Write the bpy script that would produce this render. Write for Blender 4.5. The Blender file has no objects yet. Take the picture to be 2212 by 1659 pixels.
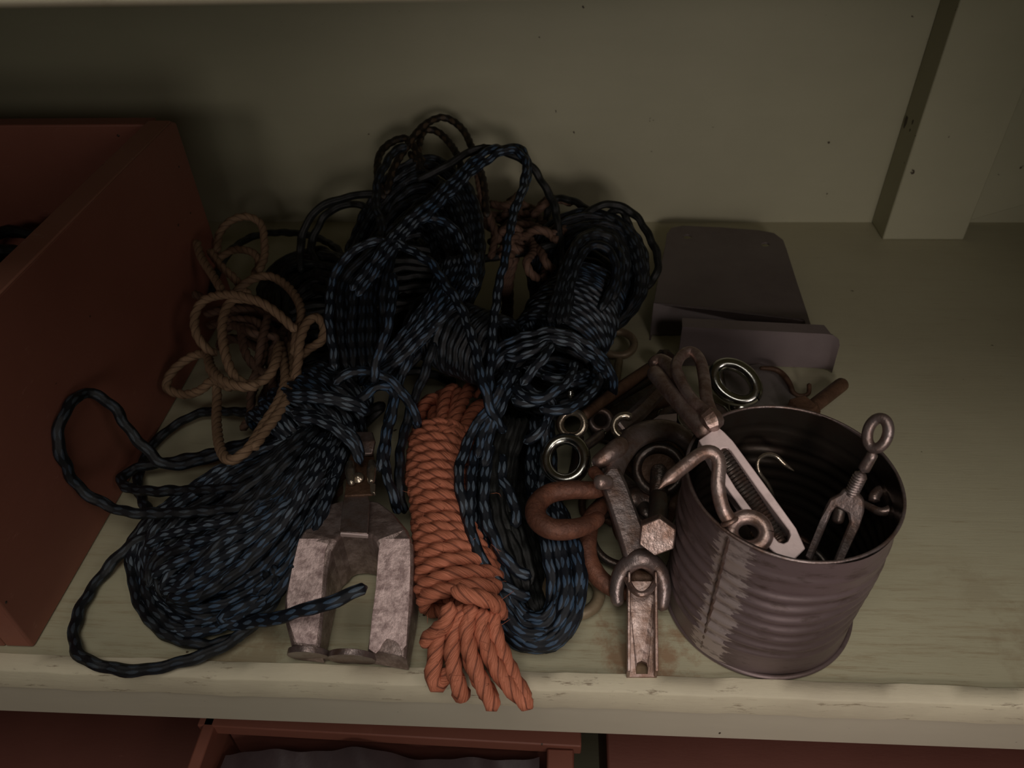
import bpy, bmesh, math, random
import numpy as np
from mathutils import Vector, Matrix
from mathutils.geometry import tessellate_polygon

random.seed(7); rng = np.random.default_rng(7)
COL = bpy.context.scene.collection
scene = bpy.context.scene

# ------------------------------------------------------------------ camera
W, H, F = 2212, 1659, 1661.75
PITCH, YAW, ROLL = .70841, .07365, .03496
CAM = np.array([-.01095, -.25469, .48763])
def _rot(ax, t):
    c, s = math.cos(t), math.sin(t)
    return np.array({'x': [[1,0,0],[0,c,-s],[0,s,c]], 'y': [[c,0,s],[0,1,0],[-s,0,c]], 'z': [[c,-s,0],[s,c,0],[0,0,1]]}[ax])
RM = _rot('z', YAW) @ _rot('x', -PITCH) @ _rot('y', ROLL)
cd = bpy.data.cameras.new('camera'); cam = bpy.data.objects.new('camera', cd); COL.objects.link(cam)
cd.sensor_fit = 'HORIZONTAL'; cd.sensor_width = 36; cd.lens = 36 * F / W; cd.clip_start = .01
X, Y, Z = RM[:, 0], RM[:, 2], -RM[:, 1]
M = Matrix(((X[0], Y[0], Z[0], CAM[0]), (X[1], Y[1], Z[1], CAM[1]), (X[2], Y[2], Z[2], CAM[2]), (0, 0, 0, 1)))
cam.matrix_world = M
cd.dof.use_dof = True; cd.dof.focus_distance = .56; cd.dof.aperture_fstop = 11
scene.camera = cam
scene.view_settings.view_transform = 'Standard'; scene.view_settings.look = 'None'
scene.view_settings.gamma = 1; scene.view_settings.use_curve_mapping = False
scene.view_settings.exposure = 0.0

# ------------------------------------------------------------------ light
world = bpy.data.worlds.new('room'); scene.world = world; world.use_nodes = True
bg = world.node_tree.nodes['Background']; bg.inputs[0].default_value = (.62, .66, .50, 1); bg.inputs[1].default_value = .003
def area(name, loc, target, sx, sy, power, col):
    l = bpy.data.lights.new(name, 'AREA'); l.shape = 'RECTANGLE'; l.size = sx; l.size_y = sy; l.energy = power; l.color = col
    o = bpy.data.objects.new(name, l); COL.objects.link(o); o.location = loc
    d = Vector(target) - Vector(loc); o.rotation_euler = d.to_track_quat('-Z', 'Y').to_euler(); return o
def lamp(name, loc, target, power, cone, radius, col):
    l = bpy.data.lights.new(name, 'SPOT'); l.energy = power; l.color = col; l.spot_size = math.radians(cone); l.spot_blend = 1; l.shadow_soft_size = radius
    o = bpy.data.objects.new(name, l); COL.objects.link(o); o.location = loc; o.rotation_euler = (Vector(target)-Vector(loc)).to_track_quat('-Z', 'Y').to_euler(); return o
lamp('near_fill_spot', (.45, -.45, .60), (.2, .1, 0), 2.8, 85, .10, (1, .86, .80))  # added spot, no such lamp seen; gives the falloff from the shelf front
lamp('far_fill_spot', (.25, -1.4, .7), (.12, .3, .08), 22, 28, .12, (1, .88, .82))  # added narrow spot, source unseen; concentrates light on the middle and back wall
lamp('left_fill', (-.45, -1.2, .75), (-.45, .45, .12), 5, 34, .12, (1, .90, .80))  # added fill from the left, no lamp there; lifts the red box interior
area('window_light', (.2, -1.2, .3), (.15, .6, .15), .6, .4, 1.5, (1, .93, .82))
area('ceiling_light', (0, -.6, 1.6), (0, -.1, 0), .8, .8, 6.2, (1, .93, .84))

# ------------------------------------------------------------------ pixel rays -> places in the room
def ray(x, y): return RM @ np.array([(x - W/2)/F, 1, -(y - H/2)/F])
BOXX = -.3769
def P(x, y, z=0, clear=.006):
    """point seen at photo pixel (x, y) that lies z millimetres above the shelf (kept outside box and back wall)"""
    d = ray(x, y); z = z/1000
    p = CAM + d*((z - CAM[2])/d[2])
    if p[1] > .626: p = CAM + d*((.622 - CAM[1])/d[1])
    if p[0] < BOXX + clear and p[1] > .018:
        p = CAM + d*((BOXX + clear - CAM[0])/d[0])
    return p
def PY(x, y, Yv): d = ray(x, y); return CAM + d*((Yv - CAM[1])/d[1])
def PP(x, y, o, n): d = ray(x, y); return CAM + d*(np.dot(o - CAM, n)/np.dot(d, n))
def path(pts, z=None): return [P(p[0], p[1], p[2] if len(p) > 2 else z) for p in pts]

# ------------------------------------------------------------------ materials
def mat(name): m = bpy.data.materials.new(name); m.use_nodes = True; return m, m.node_tree, m.node_tree.nodes['Principled BSDF']
def noise(nt, scale, detail=4, rough=.6, coord='Object', stretch=None):
    n = nt.nodes.new('ShaderNodeTexNoise'); n.inputs['Scale'].default_value = scale; n.inputs['Detail'].default_value = detail; n.inputs['Roughness'].default_value = rough
    tc = nt.nodes.new('ShaderNodeTexCoord'); mp = nt.nodes.new('ShaderNodeMapping'); nt.links.new(tc.outputs[coord], mp.inputs[0]); nt.links.new(mp.outputs[0], n.inputs[0])
    if stretch: mp.inputs['Scale'].default_value = stretch
    return n
def ramp(nt, src, stops):
    r = nt.nodes.new('ShaderNodeValToRGB'); e = r.color_ramp.elements
    while len(e) < len(stops): e.new(.5)
    for k, (p, c) in zip(e, stops): k.position = p; k.color = (*c, 1) if len(c) == 3 else c
    nt.links.new(src, r.inputs[0]); return r
def mix(nt, fac, a, b, mode='MIX'):
    m = nt.nodes.new('ShaderNodeMix'); m.data_type = 'RGBA'; m.blend_type = mode
    for s, v in ((m.inputs[0], fac), (m.inputs[6], a), (m.inputs[7], b)):
        if hasattr(v, 'links'): nt.links.new(v, s)
        elif isinstance(v, (int, float)): s.default_value = v
        else: s.default_value = (*v, 1)
    return m.outputs[2]
def math_(nt, op, a, b=0, c=None):
    m = nt.nodes.new('ShaderNodeMath'); m.operation = op
    for s, v in zip(m.inputs, (a, b) if c is None else (a, b, c)):
        if hasattr(v, 'links'): nt.links.new(v, s)
        else: s.default_value = v
    return m.outputs[0]
def bump(nt, bs, src, strength=.4, dist=.001):
    b = nt.nodes.new('ShaderNodeBump'); b.inputs['Strength'].default_value = strength; b.inputs['Distance'].default_value = dist
    nt.links.new(src, b.inputs['Height']); nt.links.new(b.outputs[0], bs.inputs['Normal'])

def paint(name, base, dark, worn, wear=.62, grain=(2, 40, 20), rough=.55, speck=True):
    m, nt, bs = mat(name)
    n1 = noise(nt, 5, 5); c = mix(nt, ramp(nt, n1.outputs[0], [(.35, (0,0,0)), (.7, (1,1,1))]).outputs[0], base, dark)
    n2 = noise(nt, 14, 8, .75, stretch=grain)
    c = mix(nt, ramp(nt, n2.outputs[0], [(wear, (0,0,0)), (wear+.06, (1,1,1))]).outputs[0], c, worn)
    n4 = noise(nt, 1.6, 8, .8, stretch=grain)
    c = mix(nt, math_(nt, 'MULTIPLY', n4.outputs[0], .35), c, tuple(v*.55 for v in base))
    if speck:
        n3 = noise(nt, 80, 2, .5)
        c = mix(nt, ramp(nt, n3.outputs[0], [(.755, (0,0,0)), (.775, (1,1,1))]).outputs[0], c, (.05, .035, .02))
    nt.links.new(c, bs.inputs['Base Color']); bs.inputs['Roughness'].default_value = rough
    bump(nt, bs, n2.outputs[0], .25, .0008); return m
CREAM = paint('cream_paint', (.47, .45, .315), (.42, .405, .28), (.36, .33, .23), .68, grain=(1, 8, 8))
SHELF = paint('shelf_paint', (.53, .505, .35), (.46, .43, .29), (.38, .32, .205), .60)
def stain_shelf():
    nt = SHELF.node_tree; bs = nt.nodes['Principled BSDF']; old = bs.inputs['Base Color'].links[0].from_socket
    tc = nt.nodes.new('ShaderNodeTexCoord')
    g = noise(nt, 9, 8, .8, stretch=(1, 14, 1)); n = noise(nt, 60, 5, .7); col = old
    sx = nt.nodes.new('ShaderNodeSeparateXYZ'); nt.links.new(tc.outputs['Object'], sx.inputs[0])
    front = ramp(nt, sx.outputs[1], [(.03, (1,1,1)), (.16, (.15,.15,.15))]).outputs[0]      # worn hard along the front where things slide out
    gr = ramp(nt, g.outputs[0], [(.50, (0,0,0)), (.60, (1,1,1))]).outputs[0]
    col = mix(nt, math_(nt, 'MULTIPLY', math_(nt, 'MULTIPLY', gr, front), .55), col, (.30, .225, .13))
    for (cx, cy, rad, c, k) in ((.052, .028, .035, (.30, .15, .075), .7), (.33, .035, .04, (.28, .21, .13), .35), (.30, .09, .022, (.30, .24, .15), .3), (-.22, .018, .03, (.25, .17, .09), .5)):
        v = nt.nodes.new('ShaderNodeVectorMath'); v.operation = 'DISTANCE'; nt.links.new(tc.outputs['Object'], v.inputs[0]); v.inputs[1].default_value = (cx, cy, 0)
        d = math_(nt, 'DIVIDE', v.outputs['Value'], rad)
        m = math_(nt, 'SUBTRACT', math_(nt, 'ADD', 1, math_(nt, 'MULTIPLY', math_(nt, 'SUBTRACT', n.outputs[0], .5), 3)), d)
        col = mix(nt, math_(nt, 'MULTIPLY', ramp(nt, m, [(0, (0,0,0)), (.6, (1,1,1))]).outputs[0], k), col, c)
    nt.links.new(col, bs.inputs['Base Color'])
stain_shelf()
KNOT = paint('dark_knot', (.07, .05, .03), (.05, .035, .02), (.09, .06, .04), speck=False)
def lip_mat():
    m, nt, bs = mat('worn_lip_paint')
    n2 = noise(nt, 30, 8, .75, stretch=(1, 5, 5)); n1 = noise(nt, 9, 5)
    c = mix(nt, ramp(nt, n1.outputs[0], [(.4, (0,0,0)), (.62, (1,1,1))]).outputs[0], (.70, .64, .47), (.60, .54, .40))
    c = mix(nt, ramp(nt, n2.outputs[0], [(.58, (0,0,0)), (.66, (1,1,1))]).outputs[0], c, (.26, .20, .13))
    nt.links.new(c, bs.inputs['Base Color']); bs.inputs['Roughness'].default_value = .6; bump(nt, bs, n2.outputs[0], .5, .001); return m
LIP = lip_mat()
FASCIA = paint('fascia_paint', (.66, .61, .48), (.60, .55, .43), (.52, .46, .35), .70, grain=(1, 6, 6))
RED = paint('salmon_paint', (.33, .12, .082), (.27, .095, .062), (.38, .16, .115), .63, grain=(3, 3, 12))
REDSHADE = paint('shaded_red_paint', (.21, .075, .055), (.17, .058, .042), (.25, .10, .075), .63, grain=(3, 12, 12))  # darker copy of the red, shade below the shelf put into the colour
REDRIM = paint('worn_salmon_paint', (.42, .19, .13), (.36, .14, .09), (.48, .26, .2), .6, grain=(3, 3, 3))

def metal(name, base, rust, amount=.5, metallic=.75, rough=.45, scale=60, bumpk=.35):
    m, nt, bs = mat(name)
    n = noise(nt, scale, 7, .7); n2 = noise(nt, scale*3, 4, .6)
    f = ramp(nt, n.outputs[0], [(max(0, .62-amount*.4), (0,0,0)), (min(1, .82-amount*.4), (1,1,1))]).outputs[0]
    c = mix(nt, f, base, rust); c = mix(nt, math_(nt, 'MULTIPLY', n2.outputs[0], .5), c, tuple(v*.5 for v in base))
    nt.links.new(c, bs.inputs['Base Color'])
    bs.inputs['Metallic'].default_value = metallic
    r = math_(nt, 'ADD', math_(nt, 'MULTIPLY', n.outputs[0], .45), rough-.27); nt.links.new(r, bs.inputs['Roughness'])
    bump(nt, bs, math_(nt, 'ADD', n2.outputs[0], n.outputs[0]), min(1, bumpk*1.6), .0009); return m
GALV = metal('dull_galvanised', (.52, .40, .37), (.24, .14, .10), .6, .75, .42)
GREY = metal('grey_steel', (.32, .26, .25), (.19, .115, .085), .5, .75, .44)
DARK = metal('dark_steel', (.11, .093, .082), (.12, .06, .04), .5, .7, .42)
RUST = metal('rusty_iron', (.25, .10, .06), (.11, .045, .028), .6, .3, .6, 70, .8)
BROWNRUST = metal('brown_rust_iron', (.16, .085, .05), (.09, .045, .025), .6, .3, .6, 70, .7)
CHROME = metal('chrome', (.62, .62, .58), (.4, .36, .3), .15, 1, .22, 30, .1)
BRASSY = metal('tarnished_zinc', (.52, .45, .36), (.3, .22, .15), .4, .9, .3, 60, .2)
BRIGHT = metal('bright_aluminium', (.88, .70, .68), (.55, .42, .40), .25, .10, .5, 40, .15)
CAST = metal('worn_cast_metal', (.46, .36, .335), (.20, .14, .12), .62, .55, .45, 90, .5)
FACE = metal('polished_pole_face', (.90, .69, .66), (.34, .23, .22), .5, .3, .5, 130, .5)
TAN = metal('tan_coated_metal', (.30, .235, .15), (.2, .13, .08), .4, .3, .5, 40, .2)
SHEET = metal('grey_primed_sheet', (.15, .12, .115), (.13, .10, .095), .3, .15, .55, 12, .08)
SHEET2 = metal('grey_primed_channel', (.23, .185, .185), (.20, .155, .155), .3, .15, .5, 12, .08)
LIGHTPLATE = metal('light_grey_plate', (.28, .25, .235), (.2, .17, .15), .3, .2, .5, 20, .1)

def can_mat():
    m, nt, bs = mat('tinplate')
    uv = nt.nodes.new('ShaderNodeUVMap'); sx = nt.nodes.new('ShaderNodeSeparateXYZ'); nt.links.new(uv.outputs[0], sx.inputs[0])
    n = noise(nt, 45, 7, .7, stretch=(1, 1, 3)); n2 = noise(nt, 30, 6, .8, 'UV', stretch=(1.2, 14, 1)); n3 = noise(nt, 9, 3, .5)
    base = mix(nt, ramp(nt, n3.outputs[0], [(.4, (0,0,0)), (.65, (1,1,1))]).outputs[0], (.25, .19, .195), (.155, .115, .11))
    # ragged bright solder band along the side seam (u = seam at .5)
    du = math_(nt, 'ABSOLUTE', math_(nt, 'SUBTRACT', sx.outputs[0], .5)); n5 = noise(nt, 16, 4, .6, 'UV', stretch=(.5, 2.6, 1))
    sd = math_(nt, 'SUBTRACT', sx.outputs[0], .505)
    w = math_(nt, 'ADD', math_(nt, 'MULTIPLY', math_(nt, 'MAXIMUM', math_(nt, 'SUBTRACT', n5.outputs[0], .42), 0), .075), .021)
    band = math_(nt, 'LESS_THAN', math_(nt, 'ABSOLUTE', sd), w)
    c = mix(nt, math_(nt, 'MULTIPLY', band, .85), base, (.56, .47, .45))
    sc = ramp(nt, n2.outputs[0], [(.66, (0,0,0)), (.70, (1,1,1))]).outputs[0]
    c = mix(nt, math_(nt, 'MULTIPLY', sc, .3), c, (.5, .42, .40))
    c = mix(nt, ramp(nt, n.outputs[0], [(.52, (0,0,0)), (.68, (1,1,1))]).outputs[0], c, (.12, .085, .075))
    nt.links.new(c, bs.inputs['Base Color']); bs.inputs['Metallic'].default_value = .55
    nt.links.new(math_(nt, 'ADD', math_(nt, 'MULTIPLY', n.outputs[0], .3), .3), bs.inputs['Roughness'])
    bump(nt, bs, n.outputs[0], .25, .0006); return m
TIN = can_mat()
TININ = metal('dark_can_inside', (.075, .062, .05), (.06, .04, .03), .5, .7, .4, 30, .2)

def cord_mat(name, darkc, lightc, lightc2, thr=.22, n=6):
    """braided cord: pale flecks where one set of yarns crosses over the other; uv = (around, along/pitch)"""
    m, nt, bs = mat(name)
    uv = nt.nodes.new('ShaderNodeUVMap'); sx = nt.nodes.new('ShaderNodeSeparateXYZ'); nt.links.new(uv.outputs[0], sx.inputs[0])
    U = math_(nt, 'MULTIPLY', sx.outputs[0], math.pi*n); V = math_(nt, 'MULTIPLY', sx.outputs[1], 2*math.pi)
    a = math_(nt, 'SINE', math_(nt, 'ADD', U, V)); b = math_(nt, 'SINE', math_(nt, 'SUBTRACT', U, V))
    pr = math_(nt, 'MULTIPLY', a, b)
    f = ramp(nt, pr, [(thr, (0,0,0)), (thr+.10, (1,1,1))]).outputs[0]
    nz = noise(nt, 14, 3); lc = mix(nt, ramp(nt, nz.outputs[0], [(.4, (0,0,0)), (.6, (1,1,1))]).outputs[0], lightc, lightc2)
    fi = noise(nt, 2, 4, .7, 'UV', stretch=(60, 6, 1))
    lc = mix(nt, ramp(nt, fi.outputs[0], [(.3, (0,0,0)), (.75, (1,1,1))]).outputs[0], lc, darkc)
    c = mix(nt, f, darkc, lc)
    nt.links.new(c, bs.inputs['Base Color']); bs.inputs['Roughness'].default_value = .5
    bump(nt, bs, math_(nt, 'ADD', pr, math_(nt, 'MULTIPLY', fi.outputs[0], .6)), .6, .0007); return m
BLUE = cord_mat('blue_black_braid', (.004, .007, .013), (.18, .23, .28), (.065, .13, .23))
BLUESHADE = cord_mat('shaded_blue_braid', (.003, .0045, .007), (.055, .072, .09), (.025, .042, .07), .27)  # darker copy of the blue braid, shadow within the hanks put into colour
OLIVE = cord_mat('black_and_shaded_cord', (.004, .0045, .004), (.018, .02, .019), (.013, .016, .017), .25)  # black cord; also colours the blue hanks' inner strands dark for shade
BROWNC = cord_mat('brown_black_cord', (.012, .008, .005), (.11, .07, .04), (.06, .04, .02), .2, 3)
def rope_mat(name, c1, c2, groove):
    m, nt, bs = mat(name)
    uv = nt.nodes.new('ShaderNodeUVMap'); sx = nt.nodes.new('ShaderNodeSeparateXYZ'); nt.links.new(uv.outputs[0], sx.inputs[0])
    ph = math_(nt, 'ABSOLUTE', math_(nt, 'COSINE', math_(nt, 'MULTIPLY', math_(nt, 'SUBTRACT', sx.outputs[0], sx.outputs[1]), 3*math.pi)))
    g = ramp(nt, ph, [(.08, (1,1,1)), (.35, (0,0,0))]).outputs[0]
    # fibres run along the ply, i.e. counter to its helix
    cmb = nt.nodes.new('ShaderNodeCombineXYZ'); nt.links.new(math_(nt, 'SUBTRACT', sx.outputs[0], sx.outputs[1]), cmb.inputs[0]); nt.links.new(sx.outputs[1], cmb.inputs[1])
    mp = nt.nodes.new('ShaderNodeMapping'); mp.inputs['Scale'].default_value = (40, 3, 1); nt.links.new(cmb.outputs[0], mp.inputs[0])
    n = nt.nodes.new('ShaderNodeTexNoise'); n.inputs['Scale'].default_value = 1.2; n.inputs['Detail'].default_value = 5; nt.links.new(mp.outputs[0], n.inputs[0])
    c = mix(nt, ramp(nt, n.outputs[0], [(.35, (0,0,0)), (.68, (1,1,1))]).outputs[0], c2, c1)
    c = mix(nt, math_(nt, 'MULTIPLY', g, .7), c, groove)
    nt.links.new(c, bs.inputs['Base Color']); bs.inputs['Roughness'].default_value = .75
    bump(nt, bs, n.outputs[0], .7, .0006); return m
ORANGE = rope_mat('orange_sisal', (.72, .255, .15), (.36, .105, .05), (.09, .022, .012))
SISAL = rope_mat('tan_sisal', (.30, .195, .115), (.16, .092, .05), (.05, .025, .013))
BROWNS = rope_mat('brown_sisal', (.15, .085, .055), (.08, .04, .024), (.025, .012, .008))

# ------------------------------------------------------------------ mesh collector
def smooth(pts, ds, closed=False):
    p = np.array(pts, float)
    if len(p) == 2:
        p = np.array([p[0], p[0]*.5+p[1]*.5, p[1]])
    q = np.vstack([p[-1], p, p[0], p[1]]) if closed else np.vstack([2*p[0]-p[1], p, 2*p[-1]-p[-2]])
    out = []
    for i in range(1, len(q)-2):
        a, b, c, d = q[i-1:i+3]; k = max(4, int(np.linalg.norm(c-b)/ds*1.5))
        t = np.linspace(0, 1, k, endpoint=False)[:, None]
        # centripetal-ish catmull-rom
        m1 = (c-a)/2; m2 = (d-b)/2; L = np.linalg.norm(c-b)
        for mm in (m1, m2):
            l = np.linalg.norm(mm)
            if l > 1.4*L and l > 0: mm *= 1.4*L/l
        out.append((2*t**3-3*t**2+1)*b + (t**3-2*t**2+t)*m1 + (-2*t**3+3*t**2)*c + (t**3-t**2)*m2)
    out.append(q[-2][None] if not closed else q[-2][None]*0+p[0]); o = np.vstack(out)
    s = np.r_[0, np.cumsum(np.linalg.norm(np.diff(o, axis=0), axis=1))]
    n = max(3, int(s[-1]/ds)+1); t = np.linspace(0, s[-1], n)
    return np.stack([np.interp(t, s, o[:, k]) for k in range(3)], -1), t
def frames(c, up=None):
    T = np.gradient(c, axis=0); T /= np.linalg.norm(T, axis=1)[:, None]+1e-12
    u = np.array(up if up is not None else ([0, 0, 1] if abs(T[0, 2]) < .9 else [1, 0, 0]), float)
    N = np.empty_like(T); n = u - T[0]*np.dot(u, T[0]); n /= np.linalg.norm(n)
    for i in range(len(c)):
        n = n - T[i]*np.dot(n, T[i]); n /= np.linalg.norm(n)+1e-12; N[i] = n
    return T, N, np.cross(T, N)
class MB:
    def __init__(s): s.v = []; s.f = []; s.uv = []; s.n = 0
    def add(s, v, f, uv=None):
        v = np.asarray(v, float); s.v.append(v)
        for k, fc in enumerate(f):
            s.f.append([i+s.n for i in fc]); s.uv.append(uv[k] if uv is not None else [(0, 0)]*len(fc))
        s.n += len(v); return s
    def tube(s, pts, r, n=12, ds=.003, prof=None, pitch=.02, closed=False, caps=True, raw=False, flat=1.0, up=None, taper=None):
        if raw: c = np.array(pts, float); t = np.r_[0, np.cumsum(np.linalg.norm(np.diff(c, axis=0), axis=1))]
        else: c, t = smooth(pts, ds, closed)
        T, N, B = frames(c, up); th = np.linspace(0, 2*np.pi, n, endpoint=False)
        R = np.interp(t, np.linspace(0, t[-1], len(r)), r) if hasattr(r, '__len__') else np.full(len(t), r)
        g = R[:, None]*(prof(th[None, :], t[:, None]) if prof else np.ones((len(t), n)))
        if caps and not closed:
            k = R[0]*.8; m = np.minimum(t, t[-1]-t); e = np.clip(m/k, 0, 1); g = g*np.sqrt(np.clip(1-(1-e)**2, .04, 1))[:, None]
        V = c[:, None]+g[..., None]*(np.cos(th)[None, :, None]*N[:, None]*flat+np.sin(th)[None, :, None]*B[:, None])
        m = len(t); base = s.n
        i = np.arange(m-1)[:, None]; j = np.arange(n)[None, :]; j2 = (j+1) % n
        q = np.stack(np.broadcast_arrays(i*n+j, i*n+j2, (i+1)*n+j2, (i+1)*n+j), -1).reshape(-1, 4)
        uu = np.broadcast_arrays(j/n, (j+1)/n, (j+1)/n, j/n); v0 = t[:-1, None]/pitch; v1 = t[1:, None]/pitch
        UV = np.stack([np.stack(np.broadcast_arrays(a+0*v0, b), -1) for a, b in zip(uu, (v0, v0, v1, v1))], -2).reshape(-1, 4, 2)
        s.v.append(V.reshape(-1, 3)); s.f.extend((q+base).tolist()); s.uv.extend(UV.tolist()); s.n += m*n
        if caps and not closed:
            s.f.append([base+k for k in range(n)][::-1]); s.uv.append([(0, 0)]*n)
            s.f.append([base+(m-1)*n+k for k in range(n)]); s.uv.append([(0, 0)]*n)
        return s
    def rope(s, pts, r=.0045, pitch=None, closed=False, n=12, raw=False):
        pitch = pitch or r*6.5; pr = lambda th, t: .68+.32*np.abs(np.cos(1.5*(th-2*np.pi*t/pitch)))
        return s.tube(pts, r*1.05, n, pitch/9, pr, pitch, closed, raw=raw)
    def cord(s, pts, r=.0042, pitch=None, closed=False, n=10, k=7):
        pitch = pitch or r*6.5
        ph = rng.uniform(0, 6, 4)
        pr = lambda th, t: .95+.05*np.sin(2*th+2*np.pi*t/(pitch*1.7)+ph[3])+.03*np.sin(t*260+ph[0])
        c, t = smooth(pts, pitch/k, closed)
        if not closed: # small kinks of an old stiff cord
            e = np.clip(np.minimum(t, t[-1]-t)/.01, 0, 1)
            for ax in range(3): c[:, ax] += e*(.00045*np.sin(t*310+ph[ax])+.0004*np.sin(t*137+ph[ax]*2))
        return s.tube(c, r, n, pitch/k, pr, pitch, closed, raw=not closed) if not closed else s.tube(pts, r, n, pitch/k, pr, pitch, closed)
    def thread(s, a, b, r, pitch=.0022, n=16):
        pr = lambda th, t: 1-.10*(1+np.cos(2*np.pi*t/pitch-th))
        return s.tube([a, b], r, n, pitch/5, pr, caps=True)
    def torus(s, c, nrm, R, r, a0=0, a1=2*math.pi, R2=None, xd=None, n=14):
        nrm = np.array(nrm, float); nrm /= np.linalg.norm(nrm); x = np.array(xd if xd is not None else [1, 0, 0], float); x -= nrm*np.dot(x, nrm)
        x /= np.linalg.norm(x); y = np.cross(nrm, x); R2 = R2 or R; full = abs(a1-a0) > 6.28
        a = np.linspace(a0, a1, 25)[:-1] if full else np.linspace(a0, a1, 18)
        p = [np.array(c)+x*R*math.cos(t)+y*R2*math.sin(t) for t in a]
        return s.tube(p, r, n, max(R*.12, .001), closed=full, up=nrm)
    def prism(s, loops, vec):
        """loops: [outer, hole...] of 3d points, thickness along vec"""
        vec = np.array(vec, float); allp = np.vstack([np.array(l) for l in loops]); N = len(allp)
        tri = tessellate_polygon([[Vector(p) for p in l] for l in loops])
        f = [list(t) for t in tri]+[[i+N for i in t][::-1] for t in tri]
        k = 0
        for l in loops:
            m = len(l)
            for i in range(m): f.append([k+i, k+(i+1) % m, k+(i+1) % m+N, k+i+N])
            k += m
        return s.add(np.vstack([allp, allp+vec]), f)
    def box(s, lo, hi):
        x0, y0, z0 = lo; x1, y1, z1 = hi
        return s.add([(x0,y0,z0),(x1,y0,z0),(x1,y1,z0),(x0,y1,z0),(x0,y0,z1),(x1,y0,z1),(x1,y1,z1),(x0,y1,z1)],
                     [[3,2,1,0],[4,5,6,7],[0,1,5,4],[1,2,6,5],[2,3,7,6],[3,0,4,7]])
    def build(s, name, m, parent=None, bevel=0, sm=True, label=None):
        me = bpy.data.meshes.new(name); V = np.vstack(s.v)
        if parent is not None: V = V-world_loc(parent)
        me.from_pydata(V.tolist(), [], s.f)
        uv = me.uv_layers.new(name='UVMap'); uv.data.foreach_set('uv', np.array([c for f in s.uv for c in f], dtype=np.float32).ravel())
        bm = bmesh.new(); bm.from_mesh(me); bmesh.ops.recalc_face_normals(bm, faces=bm.faces); bm.to_mesh(me); bm.free()
        me.materials.append(m); o = bpy.data.objects.new(name, me); COL.objects.link(o)
        if parent is not None: o.parent = parent
        if sm: me.shade_smooth()
        if bevel:
            b = o.modifiers.new('bevel', 'BEVEL'); b.width = bevel; b.segments = 2; b.limit_method = 'ANGLE'; b.angle_limit = .6
            if sm: me.set_sharp_from_angle(angle=.7)
        elif sm: me.set_sharp_from_angle(angle=1.0)
        if label: o['label'] = label
        return o
def world_loc(o):
    l = np.array(o.location)
    return l if o.parent is None else l+world_loc(o.parent)
def thing(name, label, cat, loc, group=None):
    o = bpy.data.objects.new(name, None); COL.objects.link(o); o.location = loc; o.empty_display_size = .01
    return tag(o, label, cat, group)
def tag(o, label, cat, group=None):
    o['label'] = label; o['category'] = cat
    if group: o['group'] = group
    return o
def struct(o): o['kind'] = 'structure'; return o

# ------------------------------------------------------------------ the cupboard
YB = .6345; LW = .0132; FH = .0623
struct(MB().box((-.95, LW, -.03), (1.1, YB, 0)).build('floor', SHELF))
struct(MB().box((-.95, YB, -.6), (1.1, YB+.02, .60)).build('wall_back', CREAM))
def wavy_strip():
    b = MB(); xs = np.linspace(-.95, 1.1, 150); v = []; f = []
    for x in xs:
        w = .0004*math.sin(x*61)+.0003*math.sin(x*173+1)+random.uniform(-.0002, .0002)
        v += [(x, .0006+w, -.022), (x, .0+w, .0008), (x, .0012+w, .0024), (x, LW-.0006+w, .0026), (x, LW+w*.6, .0016), (x, LW+w*.6, -.022)]
    n = 6
    for i in range(len(xs)-1):
        for j in range(n): f.append([i*n+j, i*n+(j+1) % n, (i+1)*n+(j+1) % n, (i+1)*n+j])
    f += [list(range(n)), list(range((len(xs)-1)*n, len(xs)*n))]
    return b.add(v, f)
struct(wavy_strip().build('trim_1', LIP))
struct(MB().box((-.95, .0022, -FH), (1.1, LW, -.0215)).build('trim_2', FASCIA, bevel=.0015))
post = struct(MB().box((.3842, YB-.0433, 0), (.4799, YB, .43)).build('trim_3', CREAM, bevel=.0015))
for (px, py, rr, asp) in ((1957, 262, .0042, 1.6), (1972, 263, .0018, 1.5), (1966, 281, .0014, 1)):
    d_ = ray(px, py); c_ = CAM+d_*((.3842-CAM[0])/d_[0]); an_ = np.linspace(0, 2*np.pi, 14, endpoint=False)
    MB().prism([[c_+np.array([-.0004, rr*math.cos(a)*.8, rr*asp*math.sin(a)*(1+.25*math.sin(3*a))]) for a in an_]], (.002, 0, 0)).build('knot_hole', KNOT, post)
struct(MB().box((-.95, -.003, .4240), (1.1, .02, .47)).build('trim_4', LIP, bevel=.002))
struct(MB().box((-.95, .02, .455), (1.1, YB, .475)).build('ceiling', CREAM))
bl = [(.478, YB, .0035), (.80, YB, .125), (.80, YB, .43), (.478, YB, .43)]
struct(MB().prism([bl], (0, -.014, 0)).build('trim_5', CREAM, bevel=.001))
struct(MB().box((-.97, 0, -.6), (-.95, YB, .6)).build('wall_left', CREAM))
struct(MB().box((1.1, 0, -.6), (1.12, YB, .6)).build('wall_right', CREAM))
struct(MB().box((-.95, -.45, -.345), (1.1, YB, -.32)).build('trim_6', SHELF))
# small dents in the wall post

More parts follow.
